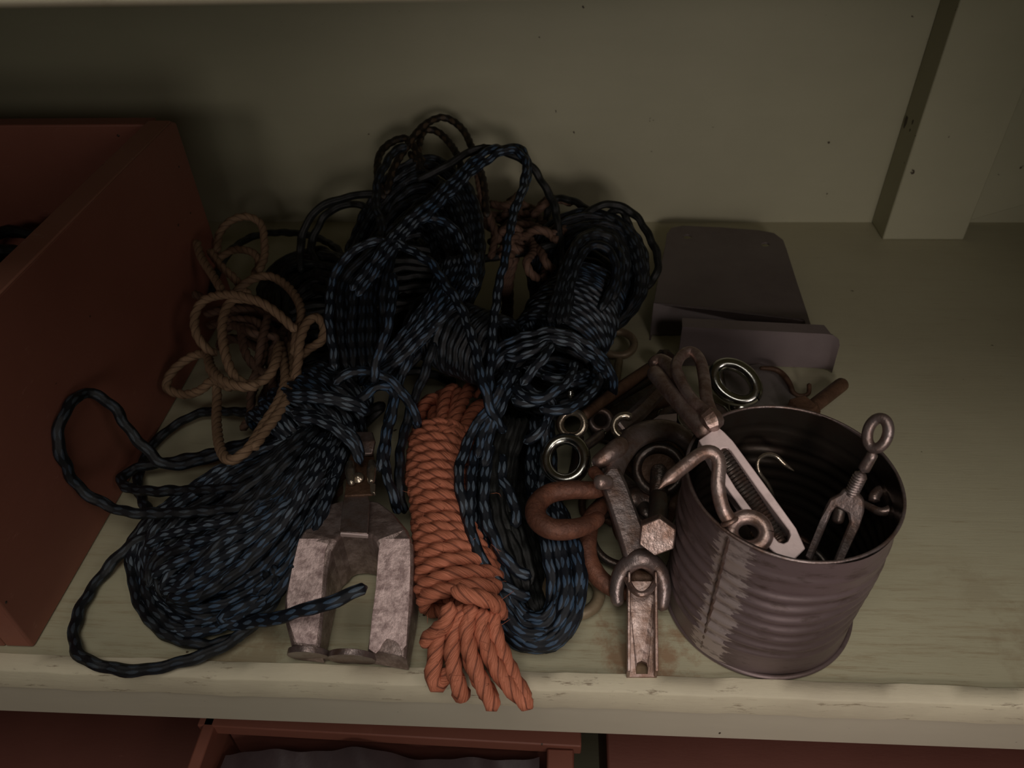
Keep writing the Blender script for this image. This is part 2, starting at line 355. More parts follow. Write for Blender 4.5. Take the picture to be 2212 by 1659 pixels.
# ------------------------------------------------------------------ open red box on the left
def red_box():
    x1 = BOXX; x0 = -.80; y0 = .0191; y1 = .4558; zt = .212; th = .021
    t = thing('wooden_box', 'large open salmon red wooden box at the left holding dark rope', 'box', (x1-.2, (y0+y1)/2, 0))
    MB().box((x0+.02, y0+.018, .0), (x1-.02, y1-.018, .012)).build('bottom_board', RED, t)
    sb = MB().prism([[(x1, y0, .0005), (x1, y1, .0005), (x1, y1-.004, zt-.006), (x1, y1-.014, zt), (x1, y0, zt)]], (-th, 0, 0))
    sb = sb.build('side_board', RED, t, bevel=.002)
    MB().box((x1-th-.0004, y0+.002, zt-.0015), (x1+.0003, y1-.015, zt+.0008)).build('worn_rim', REDRIM, sb, bevel=.001, label='paler worn top rim of the red board')
    MB().box((x0, y0, .0005), (x0+th, y1, zt)).build('side_board', RED, t, bevel=.002)
    MB().box((x0+th, y0, .0005), (x1-th, y0+.018, zt)).build('end_board', RED, t, bevel=.0015)
    eb = MB().box((x0+th, y1-.018, .0005), (x1-th, y1, zt-.002)).build('end_board', RED, t, bevel=.0015)
    for (x, y) in ((412, 460), (387, 360), (14, 1301), (255, 293)):
        p = P(x, y, 0, .0002) if x != 255 else PY(x, y, y1-.0182)
        nb = MB(); c = np.array(p)
        if x == 255: nb.tube([c+[0, .003, 0], c+[0, -.0005, 0]], .0022, 8, .001)
        else: nb.tube([c+[-.003, 0, 0], c+[.0002, 0, 0]], .0024, 8, .001)
        nb.build('nail', DARK, eb if x == 255 else sb, label='dark nail head')
    return t
red_box()
def fuzz_rope_heap():
    b = MB(); 
    for i in range(16):
        cx = -.52+rng.uniform(-.05, .06); cy = .27+rng.uniform(-.07, .09); cz = .085+rng.uniform(-.06, .055)
        R = rng.uniform(.035, .07); ph = rng.uniform(0, 6); tl = rng.uniform(-.4, .4)
        pts = [(cx+R*math.cos(a+ph), cy+R*1.1*math.sin(a+ph), cz+.02*math.sin(a*1.3+i)+tl*R*math.cos(a)*.3) for a in np.linspace(0, 5.8, 9)]
        b.cord(pts, .0055)
    core = MB()
    o = b.build('coiled_rope', OLIVE); return tag(o, 'black rope heap lying inside the open red box', 'rope')
fuzz_rope_heap()

# ------------------------------------------------------------------ boxes on the shelf below
SACK = metal('dark_sack', (.085, .060, .062), (.06, .04, .045), .5, 0, .5, 14, .3)
def lower_boxes():
    Q = lambda x, y, z: P(x, y, z)
    zr = -.150; yb = Q(1000, 1592, -150)[1]; yf = -.42
    # left: box whose right rim runs towards us, red bottom inside darkened for shade
    xa = Q(402, 1659, -150)[0]; xb = Q(430, 1659, -150)[0]
    t = thing('wooden_box', 'dark red open wooden box below the shelf at bottom left', 'box', (-.4, -.1, -.32))
    MB().box((xa, yf, -.32), (xb, .30, zr)).build('side_board', RED, t, bevel=.002)
    MB().box((-.75, yf, -.24), (xa, .30, -.232)).build('bottom_board', REDSHADE, t)
    MB().box((-.75, .284, -.232), (xa, .30, zr)).build('end_board', REDSHADE, t)
    MB().box((-.766, yf, -.32), (-.75, .30, zr)).build('side_board', REDSHADE, t, bevel=.002)
    # middle: crate with a thin back rail and a right rim
    t = thing('wooden_crate', 'red open crate with a thin top rail below the middle of the shelf front', 'crate', (-.1, -.1, -.32))
    a = Q(425, 1567, -150); b = Q(1256, 1613, -150); c = Q(1256, 1590, -150)
    MB().prism([[(a[0], a[1], zr), (b[0], b[1], zr), (b[0], c[1]+.004, zr), (a[0], a[1]+.012, zr)]], (0, 0, -.014)).build('top_rail', RED, t, bevel=.0012)
    p0 = Q(1181, 1640, -154)[0]; p1 = Q(1240, 1640, -154)[0]
    MB().box((p0, yf, -.32), (p1, b[1]-.0005, zr-.004)).build('side_board', RED, t, bevel=.0015)
    MB().prism([[(a[0]+.02, a[1]+.006, zr-.0145), (b[0]-.005, b[1]+.006, zr-.0145), (b[0]-.005, b[1]+.006, -.32), (a[0]+.02, a[1]+.006, -.32)]], (0, .006, 0)).build('back_board', REDSHADE, t)
    MB().box((xb+.004, yf, -.318), (p0, b[1]-.012, -.308)).build('bottom_board', REDSHADE, t)
    v = []; f = []; nx, ny = 60, 30
    for iy in range(ny):
        for ix in range(nx):
            x = xb+.006+(p0-xb-.012)*ix/(nx-1); y = -.30+(b[1]-.006+.30)*iy/(ny-1)
            v.append((x, y, -.168+.06*max(0, y+.10)+.008*math.sin(x*31+2*math.sin(y*20))+.005*math.sin(x*73+y*40)+.006*math.sin(y*17+x*9)+.0015*math.sin(x*190+y*130)))
    for iy in range(ny-1):
        for ix in range(nx-1): q = iy*nx+ix; f.append([q, q+1, q+nx+1, q+nx])
    N = len(v); v += [(x, y, z-.05) for x, y, z in v]; f += [[q+N for q in g][::-1] for g in f]
    rim = [ix for ix in range(nx)]+[iy*nx+nx-1 for iy in range(1, ny)]+[(ny-1)*nx+ix for ix in range(nx-2, -1, -1)]+[iy*nx for iy in range(ny-2, 0, -1)]
    f += [[rim[q-1], rim[q], rim[q]+N, rim[q-1]+N] for q in range(len(rim))]
    tag(MB().add(v, f).build('crumpled_sack', SACK), 'dark purplish crumpled sack filling the red crate below the shelf', 'sack')
    # right: closed red box
    t = thing('wooden_box', 'plain closed red wooden box below the shelf at bottom right', 'box', (.35, -.1, -.32))
    x0 = Q(1312, 1659, -150)[0]
    MB().box((x0, yf, -.162), (.62, .16, zr)).build('lid_board', REDSHADE, t, bevel=.002)
    MB().box((x0+.004, yf+.01, -.32), (x0+.02, .15, -.162)).build('side_board', REDSHADE, t)
    MB().box((x0+.02, .134, -.32), (.61, .15, -.162)).build('back_board', REDSHADE, t)
lower_boxes()

# ------------------------------------------------------------------ rope helpers
def lerp(A, B, t):
    return [tuple(a[k]*(1-t)+b[k]*t for k in range(3)) for a, b in zip(A, B)]
def family(b, A, B, N, jit=6, zj=8, r=.0042, kind='cord', k=6):
    """N strands of one coil spread between the traced paths A and B (photo x, photo y, mm above shelf)"""
    for i in range(N):
        t = (i+rng.uniform(.1, .9))/N; L = lerp(A, B, t); ph = rng.uniform(0, 6, 3); am = rng.uniform(.4, 1, 3)
        L = [(x+jit*am[0]*math.sin(ph[0]+j*1.1), y+jit*am[1]*math.sin(ph[1]+j*.9), max(4, z+zj*am[2]*math.sin(ph[2]+j*.8))) for j, (x, y, z) in enumerate(L)]
        (b.cord(path(L), r, k=k) if kind == 'cord' else b.rope(path(L), r))
    return b
def helix(b, spine, rx, rz, turns, r, kind='cord', ph=0, tilt=0, a_end=0):
    sp, t = smooth([np.array(p) for p in spine], .001); m = len(sp); T, N, B = frames(sp, (0, 0, 1))
    K = int(turns*14); pts = []
    for i in range(K+1):
        u = i/K; idx = u*(m-1); j = int(idx); a = ph+2*math.pi*turns*u
        R = np.interp(u, np.linspace(0, 1, len(rx)), rx) if hasattr(rx, '__len__') else rx
        Z = np.interp(u, np.linspace(0, 1, len(rz)), rz) if hasattr(rz, '__len__') else rz
        c = sp[j]+T[j]*(tilt*math.cos(a)+r*.22*math.sin(i*.37+ph)+r*.16*math.sin(i*.83))
        pts.append(c+B[j]*R*math.cos(a)*(1+.03*math.sin(i*1.7))+N[j]*Z*math.sin(a))
    (b.cord(pts, r, k=6) if kind == 'cord' else b.rope(pts, r)); return b

# ---- blue hank lying at the front left
def hank_left():
    t = thing('rope_hank', 'blue-black braided cord hank at front left, its loops fanned beside the red box', 'rope', P(480, 1150, 0))
    A = [(735, 900, 55), (640, 935, 60), (520, 985, 50), (400, 1055, 36), (312, 1135, 22), (292, 1235, 14), (318, 1325, 10), (395, 1372, 8), (500, 1345, 12), (600, 1275, 26), (680, 1150, 42), (745, 960, 52)]
    Bq = [(725, 925, 40), (670, 960, 45), (590, 1020, 40), (510, 1085, 34), (440, 1140, 26), (410, 1190, 22), (425, 1235, 20), (490, 1245, 22), (570, 1200, 30), (640, 1120, 38), (690, 1040, 44), (735, 950, 46)]
    b = MB(); family(b, A, Bq, 17, 11, 9, r=.0041); b.build('loop_bundle', BLUE, t)
    b = MB(); A2 = [(x+4, y+2, z*.55) for x, y, z in A]; B2 = [(x, y, z*.4) for x, y, z in Bq]; family(b, lerp(A2, B2, .1), B2, 14, 14, 5)
    # upper fan: strands from the neck down to the right hand side
    A3 = [(745, 930, 60), (700, 1010, 66), (650, 1090, 62), (590, 1170, 52), (520, 1240, 40), (440, 1290, 28), (370, 1290, 18)]
    B3 = [(660, 930, 62), (590, 985, 62), (520, 1040, 56), (440, 1090, 48), (370, 1130, 38), (325, 1190, 26), (320, 1260, 16)]
    family(b, A3, B3, 15, 13, 9, r=.0040); b.build('fanned_strands', BLUESHADE, t)
    b = MB(); family(b, [(x, y, z+6) for x, y, z in A3], lerp([(x, y, z+6) for x, y, z in A3], B3, .55), 7, 9, 4, r=.0041)
    family(b, [(700, 1000, 70), (600, 1080, 64), (480, 1130, 54), (380, 1150, 40), (310, 1180, 24)], [(700, 1040, 68), (600, 1130, 60), (500, 1200, 50), (410, 1250, 36), (340, 1280, 20)], 4, 9, 5, r=.0041)
    b.build('top_strands', BLUE, t)
    for L in ([(600, 1075, 62), (520, 1095, 58), (400, 1107, 50), (262, 1103, 44), (170, 1050, 60), (128, 965, 78), (142, 885, 95), (190, 850, 100), (245, 880, 92), (300, 955, 70), (365, 1005, 50), (450, 990, 40), (560, 960, 40)],
              [(470, 1135, 34), (370, 1140, 24), (290, 1172, 14), (222, 1240, 6), (172, 1320, 5), (160, 1385, 6), (195, 1430, 9), (290, 1448, 9), (400, 1428, 9), (500, 1385, 10), (570, 1325, 20), (600, 1270, 30), (590, 1220, 36)],
              [(600, 925, 45), (545, 893, 30), (430, 893, 12), (345, 945, 8), (306, 1005, 8), (300, 1060, 10), (330, 1110, 20), (400, 1140, 30)],
              [(640, 945, 50), (560, 950, 40), (430, 985, 26), (300, 1010, 20), (262, 1035, 22), (290, 1058, 28), (400, 1060, 40), (520, 1052, 56), (620, 1010, 66)],
              [(470, 1040, 40), (430, 1060, 30), (390, 1100, 24), (330, 1120, 18), (288, 1165, 10), (284, 1240, 7), (318, 1335, 6), (390, 1383, 6), (470, 1392, 8), (550, 1345, 14), (590, 1280, 26), (570, 1230, 30)],
              [(520, 1150, 50), (420, 1175, 42), (350, 1215, 28), (345, 1265, 18), (400, 1320, 12), (500, 1330, 16), (580, 1290, 30)]):
        MB().cord(path(L), .0044, k=9).build('loose_loop', BLUESHADE, t)
    MB().cord(path([(560, 1290, 30), (480, 1335, 18), (520, 1348, 16), (600, 1334, 40), (700, 1305, 60), (760, 1282, 62), (793, 1268, 60)]), .0047, k=9).build('cord_end', BLUE, t)
    b = MB()
    helix(b, [P(600, 965, 42), P(660, 910, 48), P(745, 835, 52)], [.036, .034, .028], [.030, .030, .026], 11, .0042, ph=.5)
    helix(b, [P(640, 925, 46), P(720, 870, 50)], [.038, .036], [.034, .032], 4, .0042, ph=2.5, tilt=.008)
    b.build('wrapping', BLUE, t)
    b = MB(); 
    family(b, [(640, 905, 84), (705, 925, 82), (760, 965, 75), (775, 1010, 60)], [(620, 880, 84), (700, 895, 86), (765, 935, 78), (785, 985, 60)], 2, 2, 2)
    family(b, [(620, 860, 84), (690, 865, 90), (750, 880, 86), (790, 900, 70)], [(620, 850, 84), (690, 850, 90), (755, 860, 86), (800, 885, 70)], 2, 2, 2)
    b.build('wrap_end', BLUE, t)
hank_left()

# ---- dark hank behind the tan tangle
def hank_dark():
    t = thing('rope_hank', 'near-black cord hank in the shadow between tan tangle and back wall', 'rope', P(660, 650, 0))
    b = MB()
    family(b, [(620, 860, 30), (575, 760, 40), (570, 640, 50), (600, 575, 62), (670, 548, 72), (740, 560, 80), (770, 640, 78), (770, 760, 60)],
              [(700, 850, 30), (660, 760, 40), (650, 680, 48), (665, 640, 56), (690, 630, 60), (715, 650, 64), (725, 700, 60), (730, 800, 50)], 26, 10, 9)
    family(b, [(600, 840, 14), (570, 740, 18), (590, 620, 22), (680, 570, 28), (760, 640, 30), (760, 780, 26)], [(690, 830, 12), (660, 740, 14), (660, 680, 18), (690, 650, 20), (720, 690, 22), (720, 780, 20)], 14, 12, 6)
    family(b, [(560, 700, 20), (575, 600, 26), (640, 545, 34), (720, 550, 40), (760, 640, 38), (770, 780, 30)], [(620, 860, 30), (630, 760, 36), (650, 700, 40), (690, 680, 42), (710, 740, 40), (700, 860, 34)], 22, 14, 10)
    family(b, [(580, 620, 50), (640, 580, 58), (720, 575, 60)], [(600, 820, 40), (660, 800, 44), (740, 790, 44)], 20, 8, 6)
    b.build('loop_bundle', OLIVE, t)
    for L in ([(650, 590, 70), (652, 510, 95), (690, 450, 118), (760, 424, 126), (840, 425, 120), (880, 470, 100)],
              [(690, 580, 74), (672, 530, 84), (700, 470, 104), (750, 440, 112), (800, 455, 110), (830, 500, 100)],
              [(640, 590, 60), (670, 545, 70), (700, 540, 72), (730, 570, 66)],
              [(455, 640, 20), (470, 590, 26), (505, 535, 34), (565, 506, 46), (640, 504, 54), (700, 520, 60), (735, 548, 66), (750, 600, 60)]):
        MB().cord(path(L), .0042, k=8).build('loose_loop', OLIVE, t)
hank_dark()

# ---- large blue hank in the middle
def hank_centre():
    t = thing('rope_hank', 'tallest blue-black cord hank, heaped in the middle against the back wall', 'rope', P(860, 650, 0))
    A = [(745, 830, 50), (718, 730, 66), (735, 610, 84), (785, 480, 108), (850, 380, 140), (930, 345, 150), (1000, 400, 136), (1035, 500, 116), (1030, 610, 100), (985, 690, 84), (900, 770, 62), (830, 830, 50)]
    Bq = [(790, 830, 44), (785, 740, 56), (800, 660, 68), (830, 580, 84), (865, 520, 100), (900, 500, 104), (930, 530, 100), (945, 590, 92), (930, 650, 82), (895, 700, 70), (850, 760, 56), (810, 830, 44)]
    b = MB(); family(b, A, Bq, 30, 9, 9); b.build('loop_bundle', BLUESHADE, t)
    b = MB()
    C1 = [(760, 820, 20), (745, 720, 30), (760, 600, 44), (820, 480, 62), (900, 420, 76), (980, 470, 66), (1000, 580, 50), (960, 700, 36), (860, 800, 22)]
    D1 = [(790, 800, 10), (800, 720, 16), (820, 640, 22), (860, 580, 30), (890, 570, 34), (910, 590, 30), (905, 640, 24), (870, 720, 16), (820, 790, 12)]
    family(b, C1, D1, 18, 12, 8)
    family(b, [(790, 810, 60), (800, 700, 70), (830, 600, 80), (870, 520, 90)], [(930, 720, 50), (950, 660, 60), (980, 600, 66), (1000, 520, 76)], 26, 8, 8)
    family(b, [(800, 560, 90), (880, 530, 96), (1000, 560, 90)], [(790, 800, 50), (860, 790, 50), (960, 730, 50)], 16, 8, 6)
    b.build('inner_loops', OLIVE, t)
    # bright slanting strands on its lower right flank
    b = MB()
    family(b, [(1035, 545, 118), (1015, 620, 116), (960, 690, 104), (880, 770, 86), (800, 830, 66)], [(960, 560, 118), (930, 640, 112), (880, 710, 100), (820, 780, 80), (770, 830, 62)], 13, 5, 5)
    b.build('flank_strands', BLUE, t)
    b = MB()
    family(b, [(745, 800, 84), (735, 680, 104), (745, 600, 118), (800, 545, 132), (850, 500, 145)], [(830, 790, 80), (830, 690, 98), (840, 600, 118), (880, 480, 140), (960, 390, 155)], 9, 6, 5)
    b.build('front_strands', BLUESHADE, t)
    b = MB()
    S = [(770, 640, 128), (830, 560, 142), (880, 500, 150), (950, 440, 158), (1020, 372, 166), (1070, 335, 172), (1112, 325, 174), (1136, 352, 168), (1130, 400, 160), (1108, 465, 150), (1092, 550, 138), (1072, 650, 122), (1062, 760, 108), (1058, 850, 96), (1066, 920, 80)]
    b.cord(path(S), .0040, k=9); b.cord(path([(x-12, y-12, z+3) for x, y, z in S[:6]]+[(1085, 322, 168), (1120, 318, 165), (1140, 350, 160), (1136, 398, 150), (1112, 455, 140), (1102, 510, 125)]), .0040, k=9)
    b.build('arching_strand', BLUE, t)
    for L, m in (([(725, 800, 86), (712, 700, 108), (715, 620, 124), (745, 560, 138), (795, 525, 146), (860, 528, 146), (925, 565, 142), (980, 640, 130), (1010, 700, 122), (1035, 790, 112), (1055, 870, 98), (1090, 935, 70)], BLUE),
              ([(850, 590, 140), (843, 680, 128), (820, 760, 112), (805, 830, 92)], BLUE),
              ([(868, 480, 150), (930, 470, 146), (985, 500, 138), (1015, 570, 126), (1028, 620, 118)], BLUE),
              ([(815, 600, 130), (826, 500, 146), (812, 440, 150), (820, 380, 160), (850, 330, 168), (880, 315, 170)], BLUESHADE),
              ([(900, 390, 150), (960, 362, 160), (1010, 330, 168), (1060, 322, 170), (1110, 335, 166), (1160, 375, 150), (1195, 440, 128), (1208, 500, 110), (1212, 560, 90), (1200, 620, 70)], OLIVE),
              ([(1034, 350, 160), (1040, 330, 168), (1048, 312, 172)], OLIVE),
              ([(890, 760, 90), (850, 860, 70), (838, 930, 60), (832, 1000, 56), (846, 1060, 50), (862, 1110, 30)], BLUE),
              ([(940, 740, 92), (915, 810, 76), (885, 890, 60), (868, 960, 50), (862, 1040, 42), (874, 1110, 24)], BLUESHADE),
              ([(720, 830, 88), (760, 804, 94), (815, 806, 94), (860, 838, 84), (895, 885, 70), (900, 920, 56)], BLUE),
              ([(770, 870, 80), (810, 838, 86), (850, 838, 82), (885, 870, 70), (905, 930, 50)], BLUE),
              ([(820, 818, 86), (850, 850, 80), (846, 900, 70), (828, 960, 62), (820, 1020, 54)], BLUE),
              ([(760, 900, 50), (800, 885, 46), (825, 880, 40), (760, 940, 30)], OLIVE),
              ([(820, 800, 50), (900, 802, 40), (950, 815, 26), (985, 828, 14)], OLIVE),
              ([(1085, 830, 104), (1060, 880, 92), (1020, 930, 78), (1000, 985, 72), (990, 1040, 68), (1008, 1110, 58), (1025, 1180, 40)], BLUE)):
        MB().cord(path(L), .0042, k=9).build('loose_strand', m, t)
    b = MB()
    helix(b, [P(935, 700, 70), P(1000, 735, 80), P(1085, 765, 84)], .030, .028, 15, .0040, ph=1)
    b.build('wrapping', BLUESHADE, t)
hank_centre()

# ---- right hank: upper bights, wrapped waist, loose coils, long lower lobe
def hank_right():
    t = thing('rope_hank', 'blue-black cord hank right of centre with wrapped waist, reaching to the shelf front', 'rope', P(1190, 900, 0))
    b = MB()
    family(b, [(1175, 730, 50), (1150, 640, 62), (1150, 550, 78), (1190, 482, 96), (1265, 458, 106), (1340, 476, 102), (1388, 545, 88), (1392, 625, 70), (1350, 690, 56), (1290, 740, 46)],
              [(1225, 730, 50), (1215, 660, 66), (1225, 590, 82), (1245, 540, 94), (1275, 518, 100), (1310, 525, 98), (1330, 570, 88), (1318, 630, 72), (1280, 680, 60), (1250, 730, 50)], 28, 7, 6)
    b.build('upper_loops', BLUESHADE, t)
    b = MB()
    family(b, [(1190, 720, 20), (1170, 620, 28), (1180, 540, 38), (1260, 500, 48), (1350, 540, 42), (1370, 620, 28), (1300, 710, 20)], [(1230, 700, 12), (1230, 640, 16), (1240, 600, 24), (1270, 580, 30), (1300, 600, 26), (1300, 650, 18), (1270, 700, 14)], 16, 9, 6)
    b.build('inner_loops', OLIVE, t)
    b = MB(); family(b, [(1180, 700, 100), (1205, 600, 112), (1225, 540, 122), (1260, 500, 124), (1320, 500, 118), (1350, 560, 106), (1335, 640, 92)], [(1235, 700, 96), (1245, 610, 108), (1262, 560, 118), (1280, 535, 120), (1310, 545, 116), (1325, 600, 104), (1290, 680, 90)], 5, 5, 3)
    b.build('front_loops', BLUESHADE, t)
    for L in ([(1175, 560, 60), (1180, 480, 88), (1195, 432, 104), (1240, 435, 106), (1285, 470, 100), (1310, 520, 90)],
              [(1230, 520, 90), (1262, 465, 108), (1310, 442, 114), (1360, 455, 108), (1403, 510, 92), (1422, 570, 76), (1410, 605, 66), (1380, 628, 60), (1330, 660, 60)],
              [(1300, 480, 100), (1335, 452, 106), (1358, 480, 96), (1362, 510, 86)],
              [(1040, 560, 84), (1110, 548, 92), (1190, 532, 96), (1250, 500, 96)],
              [(1320, 660, 62), (1360, 632, 54), (1392, 618, 44)]):
        MB().cord(path(L), .0042, k=9).build('loose_loop', OLIVE, t)
    b = MB()
    helix(b, [P(1268, 640, 62), P(1235, 690, 64), P(1195, 760, 62)], [.036, .040, .040], [.034, .036, .034], 15, .0040, ph=.3)
    b.build('wrapping', BLUE, t)
    b = MB()
    rs = rng
    family(b, [(1080, 770, 50), (1130, 735, 60), (1210, 735, 66), (1290, 790, 50), (1290, 850, 34), (1230, 890, 34), (1140, 880, 40), (1085, 830, 44)],
              [(1120, 790, 36), (1150, 770, 44), (1200, 775, 46), (1245, 800, 40), (1240, 840, 34), (1200, 860, 34), (1150, 850, 36), (1120, 820, 36)], 14, 16, 12)
    b.build('tangled_coils', BLUESHADE, t)
    for L in ([(1060, 790, 84), (1085, 750, 94), (1130, 727, 102), (1195, 718, 106), (1260, 738, 98), (1305, 780, 80), (1326, 830, 58), (1318, 862, 40)],
              [(1062, 810, 84), (1090, 768, 94), (1150, 742, 104), (1210, 735, 106), (1270, 765, 92), (1315, 815, 66)],
              [(1080, 768, 92), (1125, 772, 98), (1165, 755, 104), (1195, 735, 106)],
              [(1125, 832, 96), (1150, 800, 102), (1178, 770, 106), (1190, 745, 104)],
              [(1108, 835, 92), (1150, 862, 94), (1195, 850, 96), (1228, 818, 94), (1242, 785, 88)],
              [(1165, 880, 84), (1205, 888, 84), (1250, 872, 82), (1282, 838, 76), (1285, 800, 66)],
              [(1105, 860, 90), (1140, 872, 88), (1175, 866, 84)],
              [(1130, 830, 92), (1155, 850, 90), (1185, 862, 84), (1195, 885, 76)],
              [(1170, 810, 92), (1200, 820, 92), (1235, 815, 86), (1270, 806, 70)],
              [(1225, 830, 76), (1260, 826, 70), (1285, 830, 60)],
              [(1100, 800, 96), (1075, 850, 92), (1050, 920, 80), (1030, 990, 70)],
              [(1120, 800, 92), (1085, 870, 88), (1058, 940, 76), (1045, 1010, 66)],
              [(1190, 880, 76), (1178, 930, 66), (1180, 990, 52), (1165, 1060, 46)],
              [(1130, 955, 62), (1160, 940, 68), (1180, 905, 72)]):
        MB().cord(path(L), .0043, k=9).build('loose_coil', BLUE, t)
    A = [(1190, 900, 40), (1195, 990, 38), (1200, 1080, 38), (1238, 1165, 38), (1254, 1250, 34), (1245, 1330, 26), (1205, 1385, 18), (1140, 1392, 16), (1080, 1345, 22), (1035, 1260, 30), (1012, 1150, 40), (1010, 1040, 48), (1050, 920, 52)]
    Bq = [(1150, 900, 44), (1145, 990, 42), (1150, 1080, 40), (1175, 1160, 36), (1195, 1240, 30), (1190, 1300, 24), (1165, 1330, 20), (1130, 1325, 20), (1105, 1280, 24), (1085, 1210, 30), (1070, 1130, 36), (1070, 1040, 42), (1090, 930, 48)]
    b = MB(); family(b, A, Bq, 20, 6, 7, r=.0044); b.build('lower_loops', BLUE, t)
    b = MB(); family(b, [(x, y+8, z*.35) for x, y, z in A], [(x, y, z*.35) for x, y, z in Bq], 14, 6, 4, r=.0044); b.build('lower_loops', BLUE, t)
    b = MB(); family(b, [(1140, 900, 60), (1110, 1000, 46), (1105, 1100, 40), (1130, 1180, 30), (1150, 1260, 20)], [(1080, 900, 70), (1060, 1000, 60), (1065, 1100, 50), (1100, 1200, 36), (1130, 1280, 22)], 12, 6, 4)
    family(b, [(1150, 880, 14), (1140, 1000, 10), (1150, 1100, 10), (1190, 1200, 8), (1200, 1320, 6)], [(1040, 880, 20), (1020, 1000, 16), (1030, 1130, 14), (1070, 1250, 10), (1130, 1330, 6)], 16, 8, 3)
    family(b, [(1170, 760, 14), (1160, 820, 14), (1170, 900, 12)], [(1060, 780, 20), (1050, 850, 18), (1060, 920, 14)], 12, 8, 4)
    family(b, [(1180, 760, 12), (1290, 790, 10), (1310, 850, 8)], [(1080, 850, 20), (1180, 880, 16), (1270, 880, 10)], 10, 8, 4)
    b.build('inner_strands', OLIVE, t)
    for L in ([(1030, 960, 66), (1015, 1060, 62), (1020, 1160, 54), (1060, 1240, 42), (1110, 1280, 34), (1145, 1290, 28)],
              [(1060, 960, 66), (1045, 1060, 60), (1060, 1150, 50), (1105, 1220, 40), (1148, 1248, 34)],
              [(1085, 980, 60), (1085, 1030, 56), (1110, 1090, 50), (1115, 1140, 44)]):
        MB().cord(path(L), .0044, k=9).build('cord_end', BLUE, t)
hank_right()

# ---- tan tangle
def tangle():
    t = thing('rope_tangle', 'loosely knotted tan sisal rope beside the red box', 'rope', P(540, 800, 0))
    Ls = [[(641,716,96),(592,671,106),(546,646,112),(497,636,110),(445,646,100),(422,678,92),(424,720,84),(445,751,76),(469,768,70)],
          [(560,650,100),(510,646,104),(490,664,102),(480,706,98),(487,765,92),(508,814,86),(543,831,82),(578,814,82),(595,783,84),(602,745,80)],
          [(505,640,84),(520,620,88),(550,601,92),(585,597,92),(620,618,92),(644,650,94),(651,685,94),(641,720,90),(636,770,80)],
          [(637,824,78),(645,772,88),(648,737,94),(662,699,98),(683,685,98),(700,706,92),(693,737,84),(665,755,76),(620,800,50)],
          [(605,740,74),(613,780,76),(616,824,78),(600,870,78),(567,922,76),(536,970,78),(497,994,74),(476,968,66),(468,912,54),(469,859,50),(466,821,56),(450,790,60)],
          [(630,740,70),(632,800,74),(625,850,78),(600,895,78),(570,935,78),(545,972,78)],
          [(500,840,66),(462,821,62),(434,842,50),(399,852,40),(361,838,40),(371,804,48),(410,772,58),(445,765,66),(455,793,76),(480,821,84),(522,835,88),(560,833,88)],
          [(480,629,96),(459,594,98),(434,555,100),(424,520,104)],
          [(452,540,96),(478,575,92),(505,600,88),(540,640,80)],
          [(557,590,70),(571,555,76),(571,520,84),(564,485,92),(536,468,98),(500,476,96),(475,503,88),(468,545,74)],
          [(470,560,60),(505,540,70),(545,545,74),(560,570,70),(545,600,60)],
          [(452,650,84),(430,640,86),(415,632,88)],
          [(500,700,70),(545,720,78),(600,735,70),(560,790,60),(540,870,40)],
          [(470,700,60),(510,690,72),(560,700,76),(570,760,70),(545,830,60),(540,900,30),(520,930,20)],
          [(580,680,80),(565,740,78),(555,800,66),(548,850,50)],
          [(520,700,74),(530,760,74),(560,800,66),(600,810,60)],
          [(620,700,60),(590,760,66),(590,830,60),(585,880,50)]]
    for L in Ls[:11]: MB().rope(path(L), .0042).build('loose_loop', SISAL, t)
    b = MB()
    for L in Ls[11:]: b.rope(path(L), .0040)
    family(b, [(450,680,50),(520,660,62),(600,680,60),(640,760,50),(600,860,40)], [(470,760,24),(500,740,34),(560,750,34),(590,800,30),(560,860,24)], 9, 16, 10, .0040, 'rope')
    b.build('inner_tangle', BROWNS, t)
tangle()

